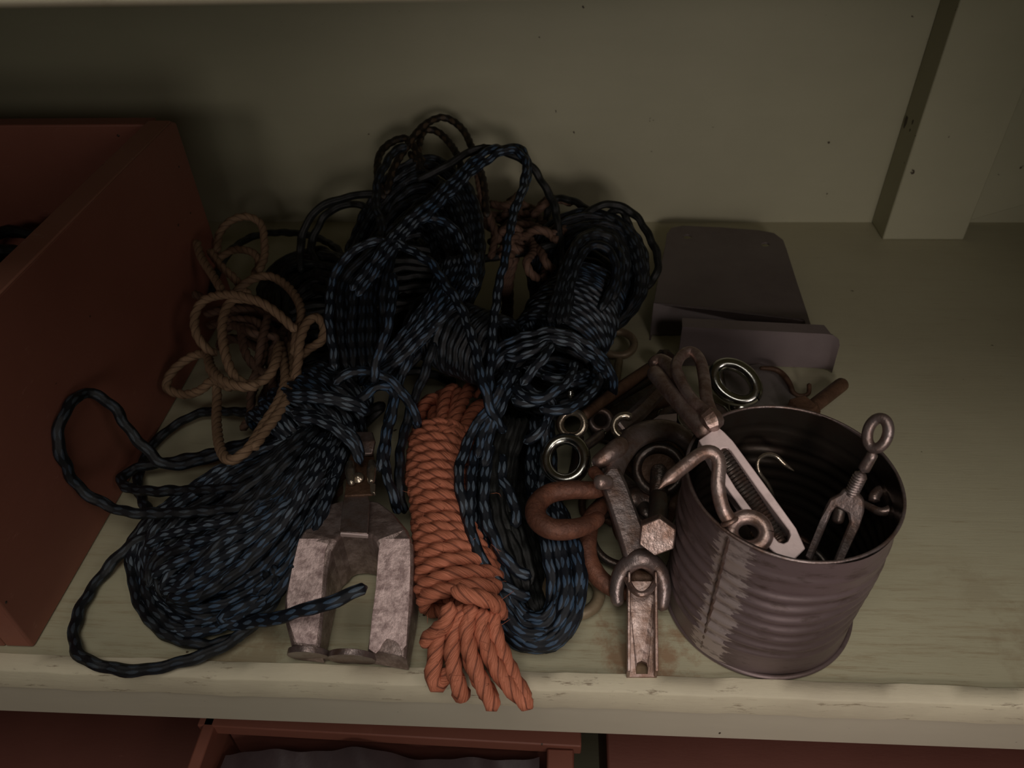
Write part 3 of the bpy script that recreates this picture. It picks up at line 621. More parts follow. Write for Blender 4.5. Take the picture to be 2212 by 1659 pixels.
# ---- brown rope behind the hanks
def brown_rope():
    t = thing('rope_tangle', 'brown rope behind the hanks, its loops rising against the back wall', 'rope', P(1080, 540, 0))
    for L, m in (([(830, 430, 130), (816, 380, 142), (820, 335, 150), (845, 308, 156), (880, 300, 158), (905, 335, 150), (925, 372, 142)], BROWNC),
              ([(835, 420, 134), (850, 365, 146), (880, 315, 156), (915, 272, 166), (958, 254, 168), (1000, 280, 160), (1025, 335, 148), (1045, 395, 136), (1052, 470, 118)], BROWNC),
              ([(905, 380, 140), (905, 320, 152), (915, 285, 158), (940, 282, 158), (968, 305, 152), (992, 345, 146), (1000, 400, 130)], BROWNC),
              ([(885, 330, 148), (905, 355, 146), (920, 385, 140)], BROWNC),
              ([(1030, 360, 140), (1040, 420, 128), (1062, 480, 112), (1085, 530, 96)], BROWNS),
              ([(1000, 400, 126), (1035, 440, 116), (1068, 500, 104), (1060, 560, 90)], BROWNS)):
        MB().rope(path(L), .0040).build('loose_loop', m, t)
    b = MB()
    for i in range(17):
        x0 = rng.uniform(1040, 1110); y0 = rng.uniform(430, 560); z = rng.uniform(84, 122); a = rng.uniform(-.9, .9)
        L = []
        for k in range(7):
            L.append((x0, y0, z+8*math.sin(k*1.3+i)-(y0-430)*.16)); x0 += 24*math.cos(a)+2; y0 += 24*math.sin(a); a += rng.uniform(-1.0, 1.0)
            if x0 > 1215: a = math.pi-a
            if y0 > 610: a = -abs(a)
            if y0 < 440: a = abs(a)
        b.rope(path(L), .0043)
    for i in range(4): b.rope(path([(1095+8*i, 540, 80), (1085+6*i, 600, 60), (1092+3*i, 660, 40), (1080+6*i, 730, 20)]), .0042)
    b.rope(path([(1150, 470, 98), (1185, 430, 104), (1240, 440, 100)]), .0042)
    b.build('knotted_mass', BROWNS, t)
    b = MB()
    for k in range(4): b.rope(path([(930+20*k, 750+6*k, 24), (975+12*k, 785, 22), (1020, 800-8*k, 18)]), .0045)
    b.build('lower_loops', BROWNS, t)
    # short frayed piece behind the magnet
    b = MB(); b.rope(path([(735, 985, 24), (712, 1020, 26), (705, 1060, 22), (720, 1095, 14)]), .0065); b.rope(path([(750, 1000, 20), (728, 1035, 22), (722, 1080, 16)]), .0065)
    tag(b.build('rope_offcut', BROWNS), 'short frayed brown rope piece behind the horseshoe casting', 'rope')
brown_rope()

# ---- orange hank
def hank_orange():
    t = thing('rope_hank', 'orange twisted sisal rope hank, tightly wrapped, hanging over the shelf edge', 'rope', P(975, 1150, 0))
    r = .0056
    sp = [P(966, 950, 32), P(958, 1010, 34), P(962, 1090, 34), P(972, 1170, 32), P(990, 1250, 30), P(1006, 1300, 28)]
    b = MB(); helix(b, sp, [.0265, .0265, .0235, .0215, .025, .0285], [.024, .024, .022, .021, .021, .022], 17, r, 'rope', ph=2.6, tilt=-.004)
    b.build('wrapping', ORANGE, t)
    b = MB()
    for k in range(7):
        a = 2*math.pi*k/7; off = np.array([math.cos(a)*.012, 0, math.sin(a)*.011])
        b.rope([np.array(s)+off for s in sp], r*.95)
    b.build('core_strands', ORANGE, t)
    r2 = .0057
    for L in ([(930, 960, 50), (905, 915, 44), (918, 872, 40), (950, 862, 38), (958, 900, 46), (945, 960, 52)],
              [(950, 960, 56), (955, 905, 54), (965, 850, 46), (985, 842, 42), (985, 880, 50), (965, 950, 58)],
              [(970, 960, 56), (985, 900, 54), (1008, 850, 46), (1022, 832, 40), (1030, 860, 34)],
              [(980, 965, 54), (1005, 915, 50), (1030, 880, 42), (1045, 880, 34), (1030, 930, 40), (1000, 975, 48)],
              [(955, 965, 40), (940, 920, 36), (935, 880, 30), (960, 850, 22), (985, 870, 22), (985, 940, 34)]):
        MB().rope(path(L), r2).build('top_bight', ORANGE, t)
    for L in ([(975, 1272, 62), (1010, 1285, 64), (1050, 1295, 58), (1076, 1310, 46), (1080, 1335, 30)],
              [(975, 1300, 56), (962, 1345, 46), (930, 1375, 32), (912, 1398, 24)],
              [(975, 1310, 46), (952, 1370, 34), (938, 1430, 22), (935, 1470, 14), (950, 1478, 10), (975, 1440, 14)],
              [(1000, 1305, 50), (980, 1370, 38), (978, 1430, 28), (990, 1480, 18), (1000, 1502, 8), (985, 1490, 2)],
              [(1022, 1300, 52), (1008, 1360, 42), (1022, 1430, 34), (1048, 1490, 24), (1072, 1535, 12)],
              [(1045, 1310, 48), (1040, 1360, 40), (1060, 1420, 32), (1098, 1480, 24), (1150, 1530, 12)],
              [(1062, 1315, 44), (1070, 1370, 36), (1092, 1425, 28), (1118, 1480, 22), (1145, 1520, 14)],
              [(1000, 1320, 36), (1010, 1400, 24), (1030, 1460, 18), (1060, 1500, 12), (1040, 1490, 4)],
              [(1035, 1330, 34), (1060, 1400, 24), (1080, 1460, 20), (1120, 1490, 14), (1140, 1500, 8)]):
        MB().rope(path(L), r2).build('hanging_bight', ORANGE, t)
    # stray fibres
    b = MB()
    for i in range(70):
        x = rng.uniform(905, 1090); y = rng.uniform(950, 1480); z = 58-(max(0, y-1300))*.12
        if y > 1310: x += (y-1310)*.3
        p = P(x, y, z); d = rng.normal(0, .005, 3); d2 = rng.normal(0, .004, 3)
        b.tube([p, p+d*.6+[0, 0, .001], p+d+d2*.5], .00017, 4, .002)
    o = b.build('stray_fibre', ORANGE, t); o['kind'] = 'stuff'
hank_orange()

# ------------------------------------------------------------------ horseshoe casting
def horseshoe():
    t = thing('horseshoe_casting', 'horseshoe-shaped cast metal block with worn pinkish pole faces, behind the shelf lip', 'hardware', P(760, 1300, 0))
    # stations around the U: outer and inner edge (photo x, y, mm)
    S = [((628, 1392, 22), (690, 1402, 22)), ((614, 1335, 30), (697, 1330, 31)), ((614, 1290, 35), (703, 1270, 38)), ((628, 1225, 44), (708, 1220, 45)),
         ((640, 1172, 51), (716, 1186, 50)), ((652, 1148, 54), (727, 1166, 53)), ((680, 1112, 50), (738, 1156, 54)), ((712, 1086, 46), (750, 1152, 55)),
         ((765, 1072, 44), (770, 1151, 55)), ((818, 1082, 46), (790, 1153, 55)), ((850, 1106, 50), (802, 1158, 54)), ((880, 1142, 54), (812, 1168, 53)),
         ((892, 1172, 51), (818, 1186, 50)), ((893, 1225, 44), (816, 1225, 45)), ((890, 1300, 34), (808, 1290, 36)), ((883, 1362, 26), (800, 1350, 28)), ((877, 1420, 20), (793, 1402, 22))]
    def pl3(a, b, c): m = np.cross(b-a, c-a); return a, m/np.linalg.norm(m)
    F1 = pl3(P(632, 1395, 22), P(880, 1420, 20), P(890, 1160, 53)); F2 = pl3(P(640, 1160, 53), P(890, 1160, 53), P(765, 1072, 43))
    n = len(S); o = [PP(a[0], a[1], *(F1 if a[1] > 1165 else F2)) for a, _ in S]; i = [PP(b[0], b[1], *(F1 if b[1] > 1175 else F2)) for _, b in S]
    cw = .0022; v = []; f = []
    for k in range(n):
        d = (i[k]-o[k]); d = d/np.linalg.norm(d); zb = 4 if 0 < k < n-1 else 5
        fo = o[k].copy(); fi = i[k].copy()
        v += [np.array([fo[0], fo[1], .003]), fo-[0, 0, cw]+0*d, fo+d*cw, fi-d*cw, fi-[0, 0, cw], np.array([fi[0], fi[1], .003])]
    for k in range(n-1):
        for j in range(6): f.append([k*6+j, k*6+(j+1) % 6, (k+1)*6+(j+1) % 6, (k+1)*6+j])
    f += [[j for j in range(6)], [(n-1)*6+j for j in range(6)]]
    MB().add(v, f).build('body', CAST, t, bevel=.0007, sm=False)
    # flat ground pole faces
    up = F1[1] if F1[1][2] > 0 else -F1[1]
    for pts in ([(647, 1164), (713, 1164), (703, 1190), (698, 1250), (692, 1330), (684, 1394), (640, 1389), (622, 1335), (620, 1290), (632, 1225)],
                [(822, 1164), (885, 1164), (887, 1225), (884, 1300), (878, 1394), (868, 1406), (860, 1390), (850, 1384), (836, 1380), (826, 1392), (822, 1402), (812, 1412), (797, 1402), (803, 1340), (812, 1270), (817, 1200)]):
        MB().prism([[PP(x, y, *F1)+up*.0001 for x, y in pts]], up*.0008).build('pole_face', FACE, t, bevel=.0003, sm=False, label='worn pinkish flat pole face')
    # round pads under the feet
    for (x, y, r, z) in ((667, 1419, .0145, 12), (760, 1426, .0160, 12)):
        c = P(x, y, z); nn = np.array([0, -.955, -.295]); ex = np.array([1., 0, 0]); ey = np.cross(nn, ex)
        MB().prism([[c+ex*r*math.cos(a)+ey*r*math.sin(a) for a in np.linspace(0, 2*np.pi, 36, endpoint=False)]], -nn*.004).build('round_pad', GREY, t, bevel=.0008)
    # strap over the arch
    pl = [P(735, 1153, 57), P(795, 1157, 57), P(800, 1090, 52), P(793, 1060, 50), P(748, 1058, 50), P(742, 1085, 52)]
    MB().prism([pl], (0, 0, .0022)).build('strap', GREY, t, bevel=.0006)
    lipb = MB().prism([[P(735, 1153, 59), P(795, 1157, 59), P(795, 1163, 52), P(735, 1159, 52)]], (0, .0015, 0)); lipb.build('strap_lip', BRIGHT, t, bevel=.0004)
    # hinge plate, ears, screw, upper tongue
    hp = [P(745, 1075, 53), P(806, 1072, 53), P(812, 1010, 50), P(806, 975, 46), P(762, 972, 46), P(752, 1010, 50)]
    MB().prism([hp], (0, 0, .002)).build('hinge_plate', BROWNRUST, t, bevel=.0006)
    for x, y in ((757, 1020), (803, 1018)):
        MB().tube([P(x, y-22, 56), P(x, y, 58), P(x+(3 if x < 780 else -1), y+28, 57)], [.003, .0042, .0028], 12, .001).build('ear', BRASSY, t)
    MB().prism([[P(800, 1048, 58), P(812, 1050, 58), P(811, 1072, 56), P(801, 1068, 56)]], (0, 0, .003)).build('ear', BRASSY, t, bevel=.0005)
    c = P(775, 1035, 54); b = MB(); b.tube([c, c+[0, -.001, .003], c+[0, -.002, .005]], [.0055, .0052, .004], 16, .0006); b.build('screw_head', BRASSY, t)
    tg = [P(760, 985, 52), P(806, 986, 52), P(812, 958, 56), P(806, 938, 54), P(768, 938, 54), P(757, 962, 56)]
    MB().prism([tg], (0, 0, .003)).build('tongue', GREY, t, bevel=.001)
    c = P(801, 1236, 3); MB().tube([c, c+[0, 0, .004]], .0016, 10, .001).build('stud', BRIGHT, t)
horseshoe()

# ------------------------------------------------------------------ can
CX, CY, CR, CH = .13725, .07944, .065, .12811
def can():
    t = thing('tin_can', 'large ribbed tin can with a ragged soldered side seam at the shelf front', 'can', (CX, CY, 0))
    zs = np.linspace(.0, CH, 130); v = []; f = []; uv = []; n = 96; seam = math.atan2(P(1560, 1290, 60)[1]-CY, P(1560, 1290, 60)[0]-CX)
    def rad(z):
        r = CR*(1-.006*(1-z/CH))
        if .020 < z < .098: r += .00085*math.sin((z-.020)/.078*2*math.pi*7)*min(1, (z-.02)/.006, (.098-z)/.006)
        if .104 < z < .112: r += .0006*math.sin((z-.104)/.008*math.pi)
        return r
    for z in zs:
        for j in range(n):
            a = seam-math.pi+2*math.pi*j/n; r = rad(z)
            d = abs(((a-seam+math.pi) % (2*math.pi))-math.pi)
            dent = .0014*math.sin(a*2+.7)*math.sin(z*28+1)+.0007*math.sin(a*5+z*60)
            v.append((CX+(r+dent)*math.cos(a), CY+(r+dent)*math.sin(a), z))
    m = len(zs)
    for i in range(m-1):
        for j in range(n):
            j2 = (j+1) % n; f.append([i*n+j, i*n+j2, (i+1)*n+j2, (i+1)*n+j]); u0, u1 = j/n, (j+1)/n
            uv.append([(u0, zs[i]/CH), (u1, zs[i]/CH), (u1, zs[i+1]/CH), (u0, zs[i+1]/CH)])
    cw_ = MB().add(v, f, uv).build('wall', TIN, t)
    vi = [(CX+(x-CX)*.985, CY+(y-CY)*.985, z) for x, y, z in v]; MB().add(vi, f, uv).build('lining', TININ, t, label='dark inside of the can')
    ring = lambda z, k=1.0: [v_ for v_ in [(CX+CR*k*math.cos(a), CY+CR*k*math.sin(a), z) for a in np.linspace(0, 2*np.pi, 64, endpoint=False)]]
    MB().tube(ring(CH-.0006, .997), .0011, 10, .004, closed=True).build('rim', GREY, t)
    MB().tube(ring(.0022, .998), .0018, 10, .004, closed=True).build('bottom_rim', TIN, t)
    MB().prism([ring(.001, .98)], (0, 0, .0015)).build('base', TININ, t)
    # raised side seam and crimped ridge
    b = MB(); L = []
    for z in np.linspace(.004, CH-.003, 40):
        r = rad(z)+.0007; a = seam-.035; L.append((CX+r*math.cos(a), CY+r*math.sin(a), z))
    b.tube(L, .0011, 8, .003, prof=lambda th, s: 1+.25*np.sin(s*900)); b.build('side_seam', GREY, cw_)
can()

# ------------------------------------------------------------------ hardware in the can
def turnbuckle_big():
    t = thing('turnbuckle', 'big turnbuckle with a bright pinkish slotted body lying across the tin can', 'turnbuckle', P(1620, 1060, 115))
    A, B_, C_ = P(1530, 935, 141), P(1705, 1190, 112), P(1583, 950, 140)
    n = np.cross(B_-A, C_-A); n /= np.linalg.norm(n); n = n if n[2] > 0 else -n
    q = lambda pts: [PP(x, y, A, n) for x, y in pts]
    outer = q([(1509, 951), (1549, 922), (1566, 934), (1583, 952), (1652, 1046), (1720, 1141), (1740, 1185), (1716, 1209), (1688, 1206), (1664, 1186), (1610, 1110), (1560, 1040), (1530, 985)])
    hole = q([(1556, 972), (1563, 967), (1572, 967), (1580, 974), (1640, 1060), (1705, 1146), (1708, 1158), (1703, 1169), (1693, 1174), (1682, 1171), (1633, 1112), (1590, 1055), (1558, 1003)])
    MB().prism([outer, hole], -n*.013).build('body', BRIGHT, t, bevel=.0006)
    a, b = PP(1548, 955, A, n)-n*.0065, PP(1690, 1172, A, n)-n*.0065
    MB().thread(a, b, .0060, .0024).build('threaded_rod', DARK, t)
    # jaw end
    b = MB(); b.tube([P(1410, 800, 128), P(1440, 838, 134), P(1490, 896, 139), P(1530, 942, 138)], [.0060, .0056, .0056, .0064], 14, .002)
    b.tube([P(1404, 792, 126), P(1425, 778, 128), P(1452, 800, 130), P(1478, 850, 134), P(1495, 890, 136)], [.004, .0060, .0062, .0045, .003], 14, .002); b.build('jaw', GALV, t)
    MB().tube([P(1535, 895, 146), P(1500, 868, 145), P(1474, 830, 143), P(1460, 795, 141), P(1472, 768, 140), P(1494, 760, 140), P(1512, 778, 141), P(1521, 815, 142), P(1526, 860, 145), P(1538, 895, 146)], [.0040, .0042], 14, .0015).build('eye', GALV, t)
    c = P(1535, 905, 146); MB().tube([c+[-.004, .006, .0], c, c+[.003, -.007, -.004]], .0075, 6, .002).build('nut', GALV, t, sm=False)
turnbuckle_big()
def gate_hook():
    t = thing('gate_hook', 'pointed galvanised hook with a ring eye leaning on the can\'s left rim', 'hook', P(1550, 1060, 130))
    L = [P(1422, 1056, 148), P(1440, 1038, 150), P(1480, 1006, 154), P(1515, 980, 157), P(1540, 978, 157), P(1553, 1000, 153), P(1551, 1050, 146), P(1560, 1095, 138), P(1578, 1128, 131)]
    MB().tube(L, [.0006, .0040, .0042, .0042, .0042, .0042, .0042, .0042, .0045], 14, .0015).build('shank', GALV, t)
    c = P(1616, 1150, 121); d = CAM-c; MB().torus(c, (d[0]*.3, d[1]*.35, .2), .0100, .0046, R2=.0092).build('ring_eye', GALV, t)
    c = P(1576, 1126, 132); MB().torus(c, P(1560, 1095, 138)-c, .0042, .0014).build('collar', GALV, t)
gate_hook()
tag(MB().tube([P(1672, 1085, 80), P(1668, 1066, 88), P(1658, 1045, 95), P(1640, 1020, 103), P(1637, 998, 108), P(1652, 983, 110), P(1675, 985, 108), P(1694, 1002, 104), P(1716, 1018, 100)], [.0013, .0013, .0013, .0014, .0014, .0015, .0016, .0017, .0004], 10, .001).build('cup_hook', BRASSY),
    'thin shiny pointed hook standing up inside the can', 'hook')
def turnbuckle_small():
    t = thing('turnbuckle', 'small turnbuckle with an oval eye standing upright in the right of the can', 'turnbuckle', P(1810, 1120, 110))
    top, mid, hd = P(1889, 974, 161), P(1862, 1020, 146), P(1836, 1072, 128)
    MB().torus(P(1896, 936, 170), CAM-P(1896, 936, 170)+np.array([-.22, 0, 0]), .0056, .0032, R2=.0090, xd=RM[:, 0]-.22*RM[:, 2]).build('eye', GREY, t)
    b = MB(); b.tube([top, mid], [.0030, .0036], 12, .002); b.thread(mid, hd, .0042, .0019); b.build('threaded_rod', GREY, t)
    # fork body: head block + two legs
    A, B_ = P(1830, 1080, 128), P(1775, 1210, 96)
    ax = B_-A; w = A-CAM; n = -np.cross(ax, np.cross(w, ax)); n /= np.linalg.norm(n); n = n if np.dot(n, CAM-A) > 0 else -n
    q = lambda pts: [PP(x, y, A, n) for x, y in pts]
    outer = q([(1822, 1056), (1852, 1064), (1866, 1082), (1866, 1108), (1856, 1140), (1816, 1226), (1794, 1226), (1834, 1128), (1830, 1108), (1806, 1094), (1796, 1108), (1752, 1215), (1738, 1205), (1784, 1092), (1792, 1078), (1812, 1068)])
    MB().prism([outer], -n*.010).build('body', GREY, t, bevel=.0014)
    MB().tube([PP(1815, 1095, A, n)-n*.005, PP(1806, 1135, A, n)-n*.005], .0036, 12, .001).build('rod_end', DARK, t)
turnbuckle_small()
def rusty_eye():
    t = thing('eye_hook', 'curled rusty eye hook beside the small turnbuckle inside the can', 'hook', P(1900, 1080, 95))
    b = MB(); L = [P(1862, 1086, 98), P(1880, 1096, 100), P(1905, 1106, 102), P(1928, 1096, 104), P(1930, 1072, 104), P(1908, 1058, 104), P(1890, 1070, 103), P(1888, 1086, 101)]
    b.tube(L, [.0022, .0034, .0036], 12, .0012); b.build('curl', GALV, t)
    MB().tube([P(1866, 1087, 98), P(1840, 1090, 70), P(1830, 1100, 40)], .0024, 10, .002).build('shank', BROWNRUST, t)
rusty_eye()
def can_bottom():
    """loose bolts and washers lying in the bottom of the can"""
    labs = ['bolt lying in shadow at the can bottom under the big turnbuckle', 'bolt lying in shadow at the can bottom by its front wall', 'bolt lying in shadow at the can bottom by its right wall', 'bolt crossing the others at the bottom of the can', 'short bolt at the can bottom behind the small turnbuckle', 'bolt lying at the can bottom behind the thin hook']
    for k, lab in enumerate(labs):
        a = k*1.05; c = np.array([CX+.028*math.cos(a), CY+.028*math.sin(a), .014+.007*(k % 3)]); d = np.array([math.cos(a+1.2), math.sin(a+1.2), .1])*.022
        t = thing('bolt', lab, 'bolt', c, 'bolts in the bottom of the can'); MB().thread(c-d*.8, c+d, .0035, .0022, 12).build('shank', BROWNRUST, t); MB().tube([c-d*.8-d*.22, c-d*.78], .0068, 6, .002).build('head', BROWNRUST, t, sm=False)
    c = np.array([CX+.03, CY-.01, .05])
    for k, (dx, dy, dz, tl, lab) in enumerate(((.026, -.006, .042, .3, 'dark ring leaning against the can\'s inner right wall'), (.018, .008, .036, -.2, 'dark ring lying behind the one at the can\'s right wall'))):
        tag(MB().torus((CX+dx, CY+dy, dz), (tl, -.2, 1), .017, .0028).build('ring', DARK), lab, 'ring', 'rings inside the can')
can_bottom()

# ------------------------------------------------------------------ sheet metal brackets
def brackets():
    t = thing('sheet_bracket', 'dark grey sheet metal bracket with two holes and rounded corners by the back wall', 'bracket', P(1580, 600, 0))
    z = 26
    out = [(1437, 530), (1440, 505), (1450, 492), (1475, 487), (1560, 491), (1640, 497), (1672, 503), (1692, 518), (1700, 540), (1722, 610), (1742, 670), (1757, 719), (1742, 716), (1738, 692), (1640, 678), (1520, 665), (1412, 655), (1418, 620), (1428, 570)]
    hl = []
    for (cx, cy) in ((1485, 511), (1653, 528)): hl.append([P(cx+9*math.cos(a), cy+4.5*math.sin(a), z) for a in np.linspace(0, 2*np.pi, 12, endpoint=False)])
    MB().prism([[P(x, y, z) for x, y in out]]+hl, (0, 0, -.0022)).build('plate', SHEET, t, bevel=.0004)
    MB().prism([[P(1412, 655, z), P(1738, 692, z), P(1741, 722, 3), P(1404, 724, 1)]], (0, .0022, 0)).build('front_flange', SHEET, t, bevel=.0006)
    MB().tube([P(1412, 655, z-1), P(1520, 665, z-1), P(1640, 678, z-1), P(1738, 692, z-1)], .0014, 8, .004).build('fold', SHEET, t)
    MB().prism([[P(1412, 655, z), P(1404, 724, 1), P(1402, 735, 0), P(1420, 640, 2)]], (.0018, 0, 0)).build('side_flange', SHEET, t)
    t = thing('sheet_bracket', 'grey sheet metal channel with a curved right end in front of the holed bracket', 'bracket', P(1640, 750, 0))
    topL, topR, botL = P(1474, 706, 44), P(1796, 722, 44), P(1466, 792, 4)
    b = MB(); v = []; f = []
    prof = [(1474, 706, 44, 1462, 790, 3), (1640, 714, 44, 1640, 790, 3), (1780, 721, 44, 1765, 795, 3), (1800, 724, 44, 1782, 797, 3), (1812, 733, 42, 1792, 800, 3), (1814, 745, 36, 1797, 806, 1)]
    for (x, y, z, x2, y2, z2) in prof: v += [P(x, y, z), P(x2, y2, z2)]
    v = [np.array(p) for p in v]; N = len(v); v += [p+np.array([0, .0020, -.0006]) for p in v]
    for k in range(len(prof)-1): f += [[2*k, 2*k+2, 2*k+3, 2*k+1], [N+2*k, N+2*k+1, N+2*k+3, N+2*k+2], [2*k, N+2*k, N+2*k+2, 2*k+2], [2*k+1, 2*k+3, N+2*k+3, N+2*k+1]]
    f += [[0, 1, N+1, N], [2*len(prof)-2, N+2*len(prof)-2, N+2*len(prof)-1, 2*len(prof)-1]]
    b.add(v, f).build('web', SHEET2, t)
    tp = [P(1474, 706, 44)+[0, 0, 0], P(1796, 722, 44), P(1790, 722, 44)+[0, .016, -.001], P(1478, 706, 44)+[0, .016, -.001]]
    MB().prism([tp], (0, 0, -.0016)).build('top_flange', SHEET2, t)
    tag(MB().prism([[P(1560, 800, 8), P(1640, 790, 8), P(1690, 812, 8), P(1716, 850, 8), P(1724, 905, 8), P(1660, 930, 8), P(1580, 900, 8)]], (0, 0, .0022)).build('metal_plate', LIGHTPLATE, bevel=.0004), 'light grey flat plate lying behind the can, under the chrome eye bolt', 'plate')
brackets()

# ------------------------------------------------------------------ loose hardware heap
def toward(p, k=(0, 0, 0)): return CAM-np.array(p)+np.array(k)
def heap():
    # chrome eye bolt behind the can
    t = thing('eye_bolt', 'chrome eye bolt standing against the grey channel behind the can', 'bolt', P(1590, 860, 10))
    c = P(1588, 826, 34); MB().torus(c, toward(c, (.1, .0, .25)), .0205, .0060, R2=.0142, xd=RM[:, 0]-.9*RM[:, 2]).build('eye', CHROME, t)
    c = P(1602, 872, 20); MB().tube([c+[0, 0, -.012], c, c+[0, 0, .006]], [.010, .011, .007], 20, .002).build('shoulder', CHROME, t)
    # stacked jar lids
    for k, (x, y, R, lab) in enumerate(((1520, 905, .022, 'thin bright metal disc lying behind the can\'s left rim'), (1470, 905, .020, 'thin metal disc half under the big turnbuckle jaw'))):
        t = thing('tin_disc', lab, 'disc', P(x, y, 18-k*8)); c = P(x, y, 20-k*7); an = np.linspace(0, 2*np.pi, 40, endpoint=False)
        MB().prism([[c+[R*math.cos(a), R*math.sin(a), .1*R*math.cos(a)] for a in an]], (0, 0, .002)).build('disc', GREY, t)
        MB().tube([c+[R*math.cos(a), R*math.sin(a), .1*R*math.cos(a)+.002] for a in an], .0011, 8, .003, closed=True).build('rolled_edge', CHROME, t)
    # square-headed rusty bolt
    t = thing('bolt', 'brown rusty square-headed bolt lying behind the can on the right', 'bolt', P(1770, 860, 0))
    MB().tube([P(1738, 892, 16), P(1780, 860, 16), P(1824, 826, 14)], .0066, 16, .002).build('shank', BROWNRUST, t)
    MB().prism([[P(1704, 862, 30), P(1738, 852, 32), P(1768, 876, 30), P(1742, 898, 28)]], (0, 0, -.02)).build('head', BROWNRUST, t, bevel=.0012)
    MB().prism([[P(1752, 870, 28), P(1766, 868, 28), P(1774, 888, 26), P(1760, 905, 24), P(1750, 890, 26)]], (0, 0, -.018)).build('nut', BROWNRUST, t, bevel=.001)
    tag(MB().tube([P(1640, 795, 22), P(1670, 797, 20), P(1688, 806, 18), P(1704, 826, 16), P(1714, 848, 12), P(1728, 855, 10), P(1746, 850, 12), P(1748, 828, 16)], [.0018, .0026, .0028, .0024, .002, .0022], 10, .0015).build('bent_hook', BROWNRUST), 'bent rusty wire hook beside the light grey plate', 'hook')
    # tan eye ring near the brackets
    t = thing('eye_bolt', 'tan coated eye bolt lying between the right rope hank and the grey brackets', 'bolt', P(1335, 770, 0))
    c = P(1334, 742, 12); MB().torus(c, (0, -.3, 1), .0165, .0040, R2=.0150).build('eye', TAN, t); MB().tube([P(1338, 775, 10), P(1334, 800, 8), P(1330, 830, 6)], .0040, 12, .002).build('shank', TAN, t)
    c = P(1436, 768, 20); t = thing('black_nut', 'small black nut behind the turnbuckle jaw beside the grey channel', 'nut', c)
    MB().tube([c+[0, 0, -.014], c, c+[0, 0, .005]], .0105, 6, .003).build('hex', DARK, t, sm=False)
    # long rusty eye rod, from small bright eye up to the turnbuckle jaw
    t = thing('eye_rod', 'long rusty rod with a small shiny eye, lying across the heap behind', 'rod', P(1330, 850, 20))
    MB().tube([P(1258, 900, 58), P(1300, 868, 50), P(1350, 832, 40), P(1410, 790, 38)], [.0046, .0050, .0058, .005], 14, .002).build('shank', BROWNRUST, t)
    c = P(1236, 916, 60); MB().torus(c, toward(c, (-.1, 0, .2)), .0098, .0032).build('eye', BRASSY, t)
    tag(MB().tube([P(1290, 890, 26), P(1340, 858, 28), P(1400, 822, 30), P(1430, 805, 30)], [.0028, .004, .0048], 12, .002).build('iron_rod', DARK), 'dark iron rod lying just below the long rusty eye rod', 'rod')
    tag(MB().tube([P(1330, 930, 60), P(1372, 898, 58), P(1410, 860, 54), P(1446, 820, 50)], .0068, 6, .002).build('steel_bar', GREY, sm=False), 'grey hexagonal steel bar slanting up to the turnbuckle jaw', 'bar')
    t = thing('screw_eye', 'small golden grey screw eye in front of the hexagonal bar', 'screw eye', P(1350, 925, 50))
    c = P(1350, 921, 66); MB().torus(c, toward(c, (.05, 0, .2)), .0088, .0030, .9, 6.4).build('eye', BRASSY, t); MB().tube([c+[.004, -.008, -.004], c+[.004, -.010, -.03]], .0026, 10, .002).build('shank', BRASSY, t)
    t = thing('screw_eye', 'dark screw eye with bright thread between the small shiny eyes', 'screw eye', P(1297, 920, 40))
    c = P(1297, 908, 40); MB().torus(c, toward(c, (.1, 0, .4)), .0085, .0030).build('eye', GREY, t)
    MB().thread(P(1290, 945, 42), P(1308, 930, 46), .0036, .0018).build('thread', CHROME, t)
    # large chrome eye bolt
    t = thing('eye_bolt', 'large chrome eye bolt beside the blue rope, above the rusty shackle', 'bolt', P(1222, 990, 0))
    c = P(1221, 992, 60); MB().torus(c, toward(c, (-.1, .1, .2)), .0150, .0047, R2=.0164, xd=RM[:, 0]).build('eye', CHROME, t)
    MB().tube([P(1256, 970, 58), P(1280, 953, 52), P(1300, 936, 46)], .0040, 12, .002).build('shank', GREY, t)
    # big clevis arch
    t = thing('shackle', 'large grey bow shackle arching over the big hex bolt', 'shackle', P(1400, 980, 30))
    MB().tube([P(1318, 1035, 62), P(1335, 990, 66), P(1368, 948, 68), P(1410, 930, 66), P(1452, 932, 62), P(1488, 958, 54), P(1505, 1000, 40)], [.0084, .0090, .0096, .0096, .0090, .008], 18, .002, flat=.8).build('bow', GREY, t)
    MB().tube([P(1350, 955, 72), P(1325, 975, 74), P(1300, 992, 72), P(1280, 1006, 68)], [.0062, .0075, .0066, .0050], 16, .002).build('lug', GALV, t)
    MB().tube([P(1276, 1012, 68), P(1300, 1038, 68)], .0048, 10, .001).build('pin', RUST, t)
    # hex bolt and ring under it
    t = thing('bolt', 'big dark bolt with a pale hexagonal head beside the can', 'bolt', P(1420, 1100, 30))
    hd, tl = P(1421, 1146, 74), P(1424, 1012, 48); ax = (tl-hd)/np.linalg.norm(tl-hd)
    b = MB(); b.tube([hd, hd*.45+tl*.55], .0068, 20, .003); b.thread(hd*.5+tl*.5, tl, .0068, .0026, 20); b.build('shank', DARK, t)
    def hexa(c, ax, R, h, m, nm, lab=None):
        x = np.cross(ax, (0, 0, 1)); x /= np.linalg.norm(x); y = np.cross(ax, x)
        MB().prism([[c+x*R*math.cos(a+.52)+y*R*math.sin(a+.52) for a in np.arange(6)*math.pi/3]], ax*h).build(nm, m, t, bevel=.0009, label=lab)
    hv = (P(1420, 1155, 74)-CAM); hv /= np.linalg.norm(hv); hax = ax*.6+hv*.4; hax /= np.linalg.norm(hax)
    hexa(P(1420, 1158, 78)-hax*.002, hax, .0132, .010, GALV, 'head', 'pale hexagonal bolt head')
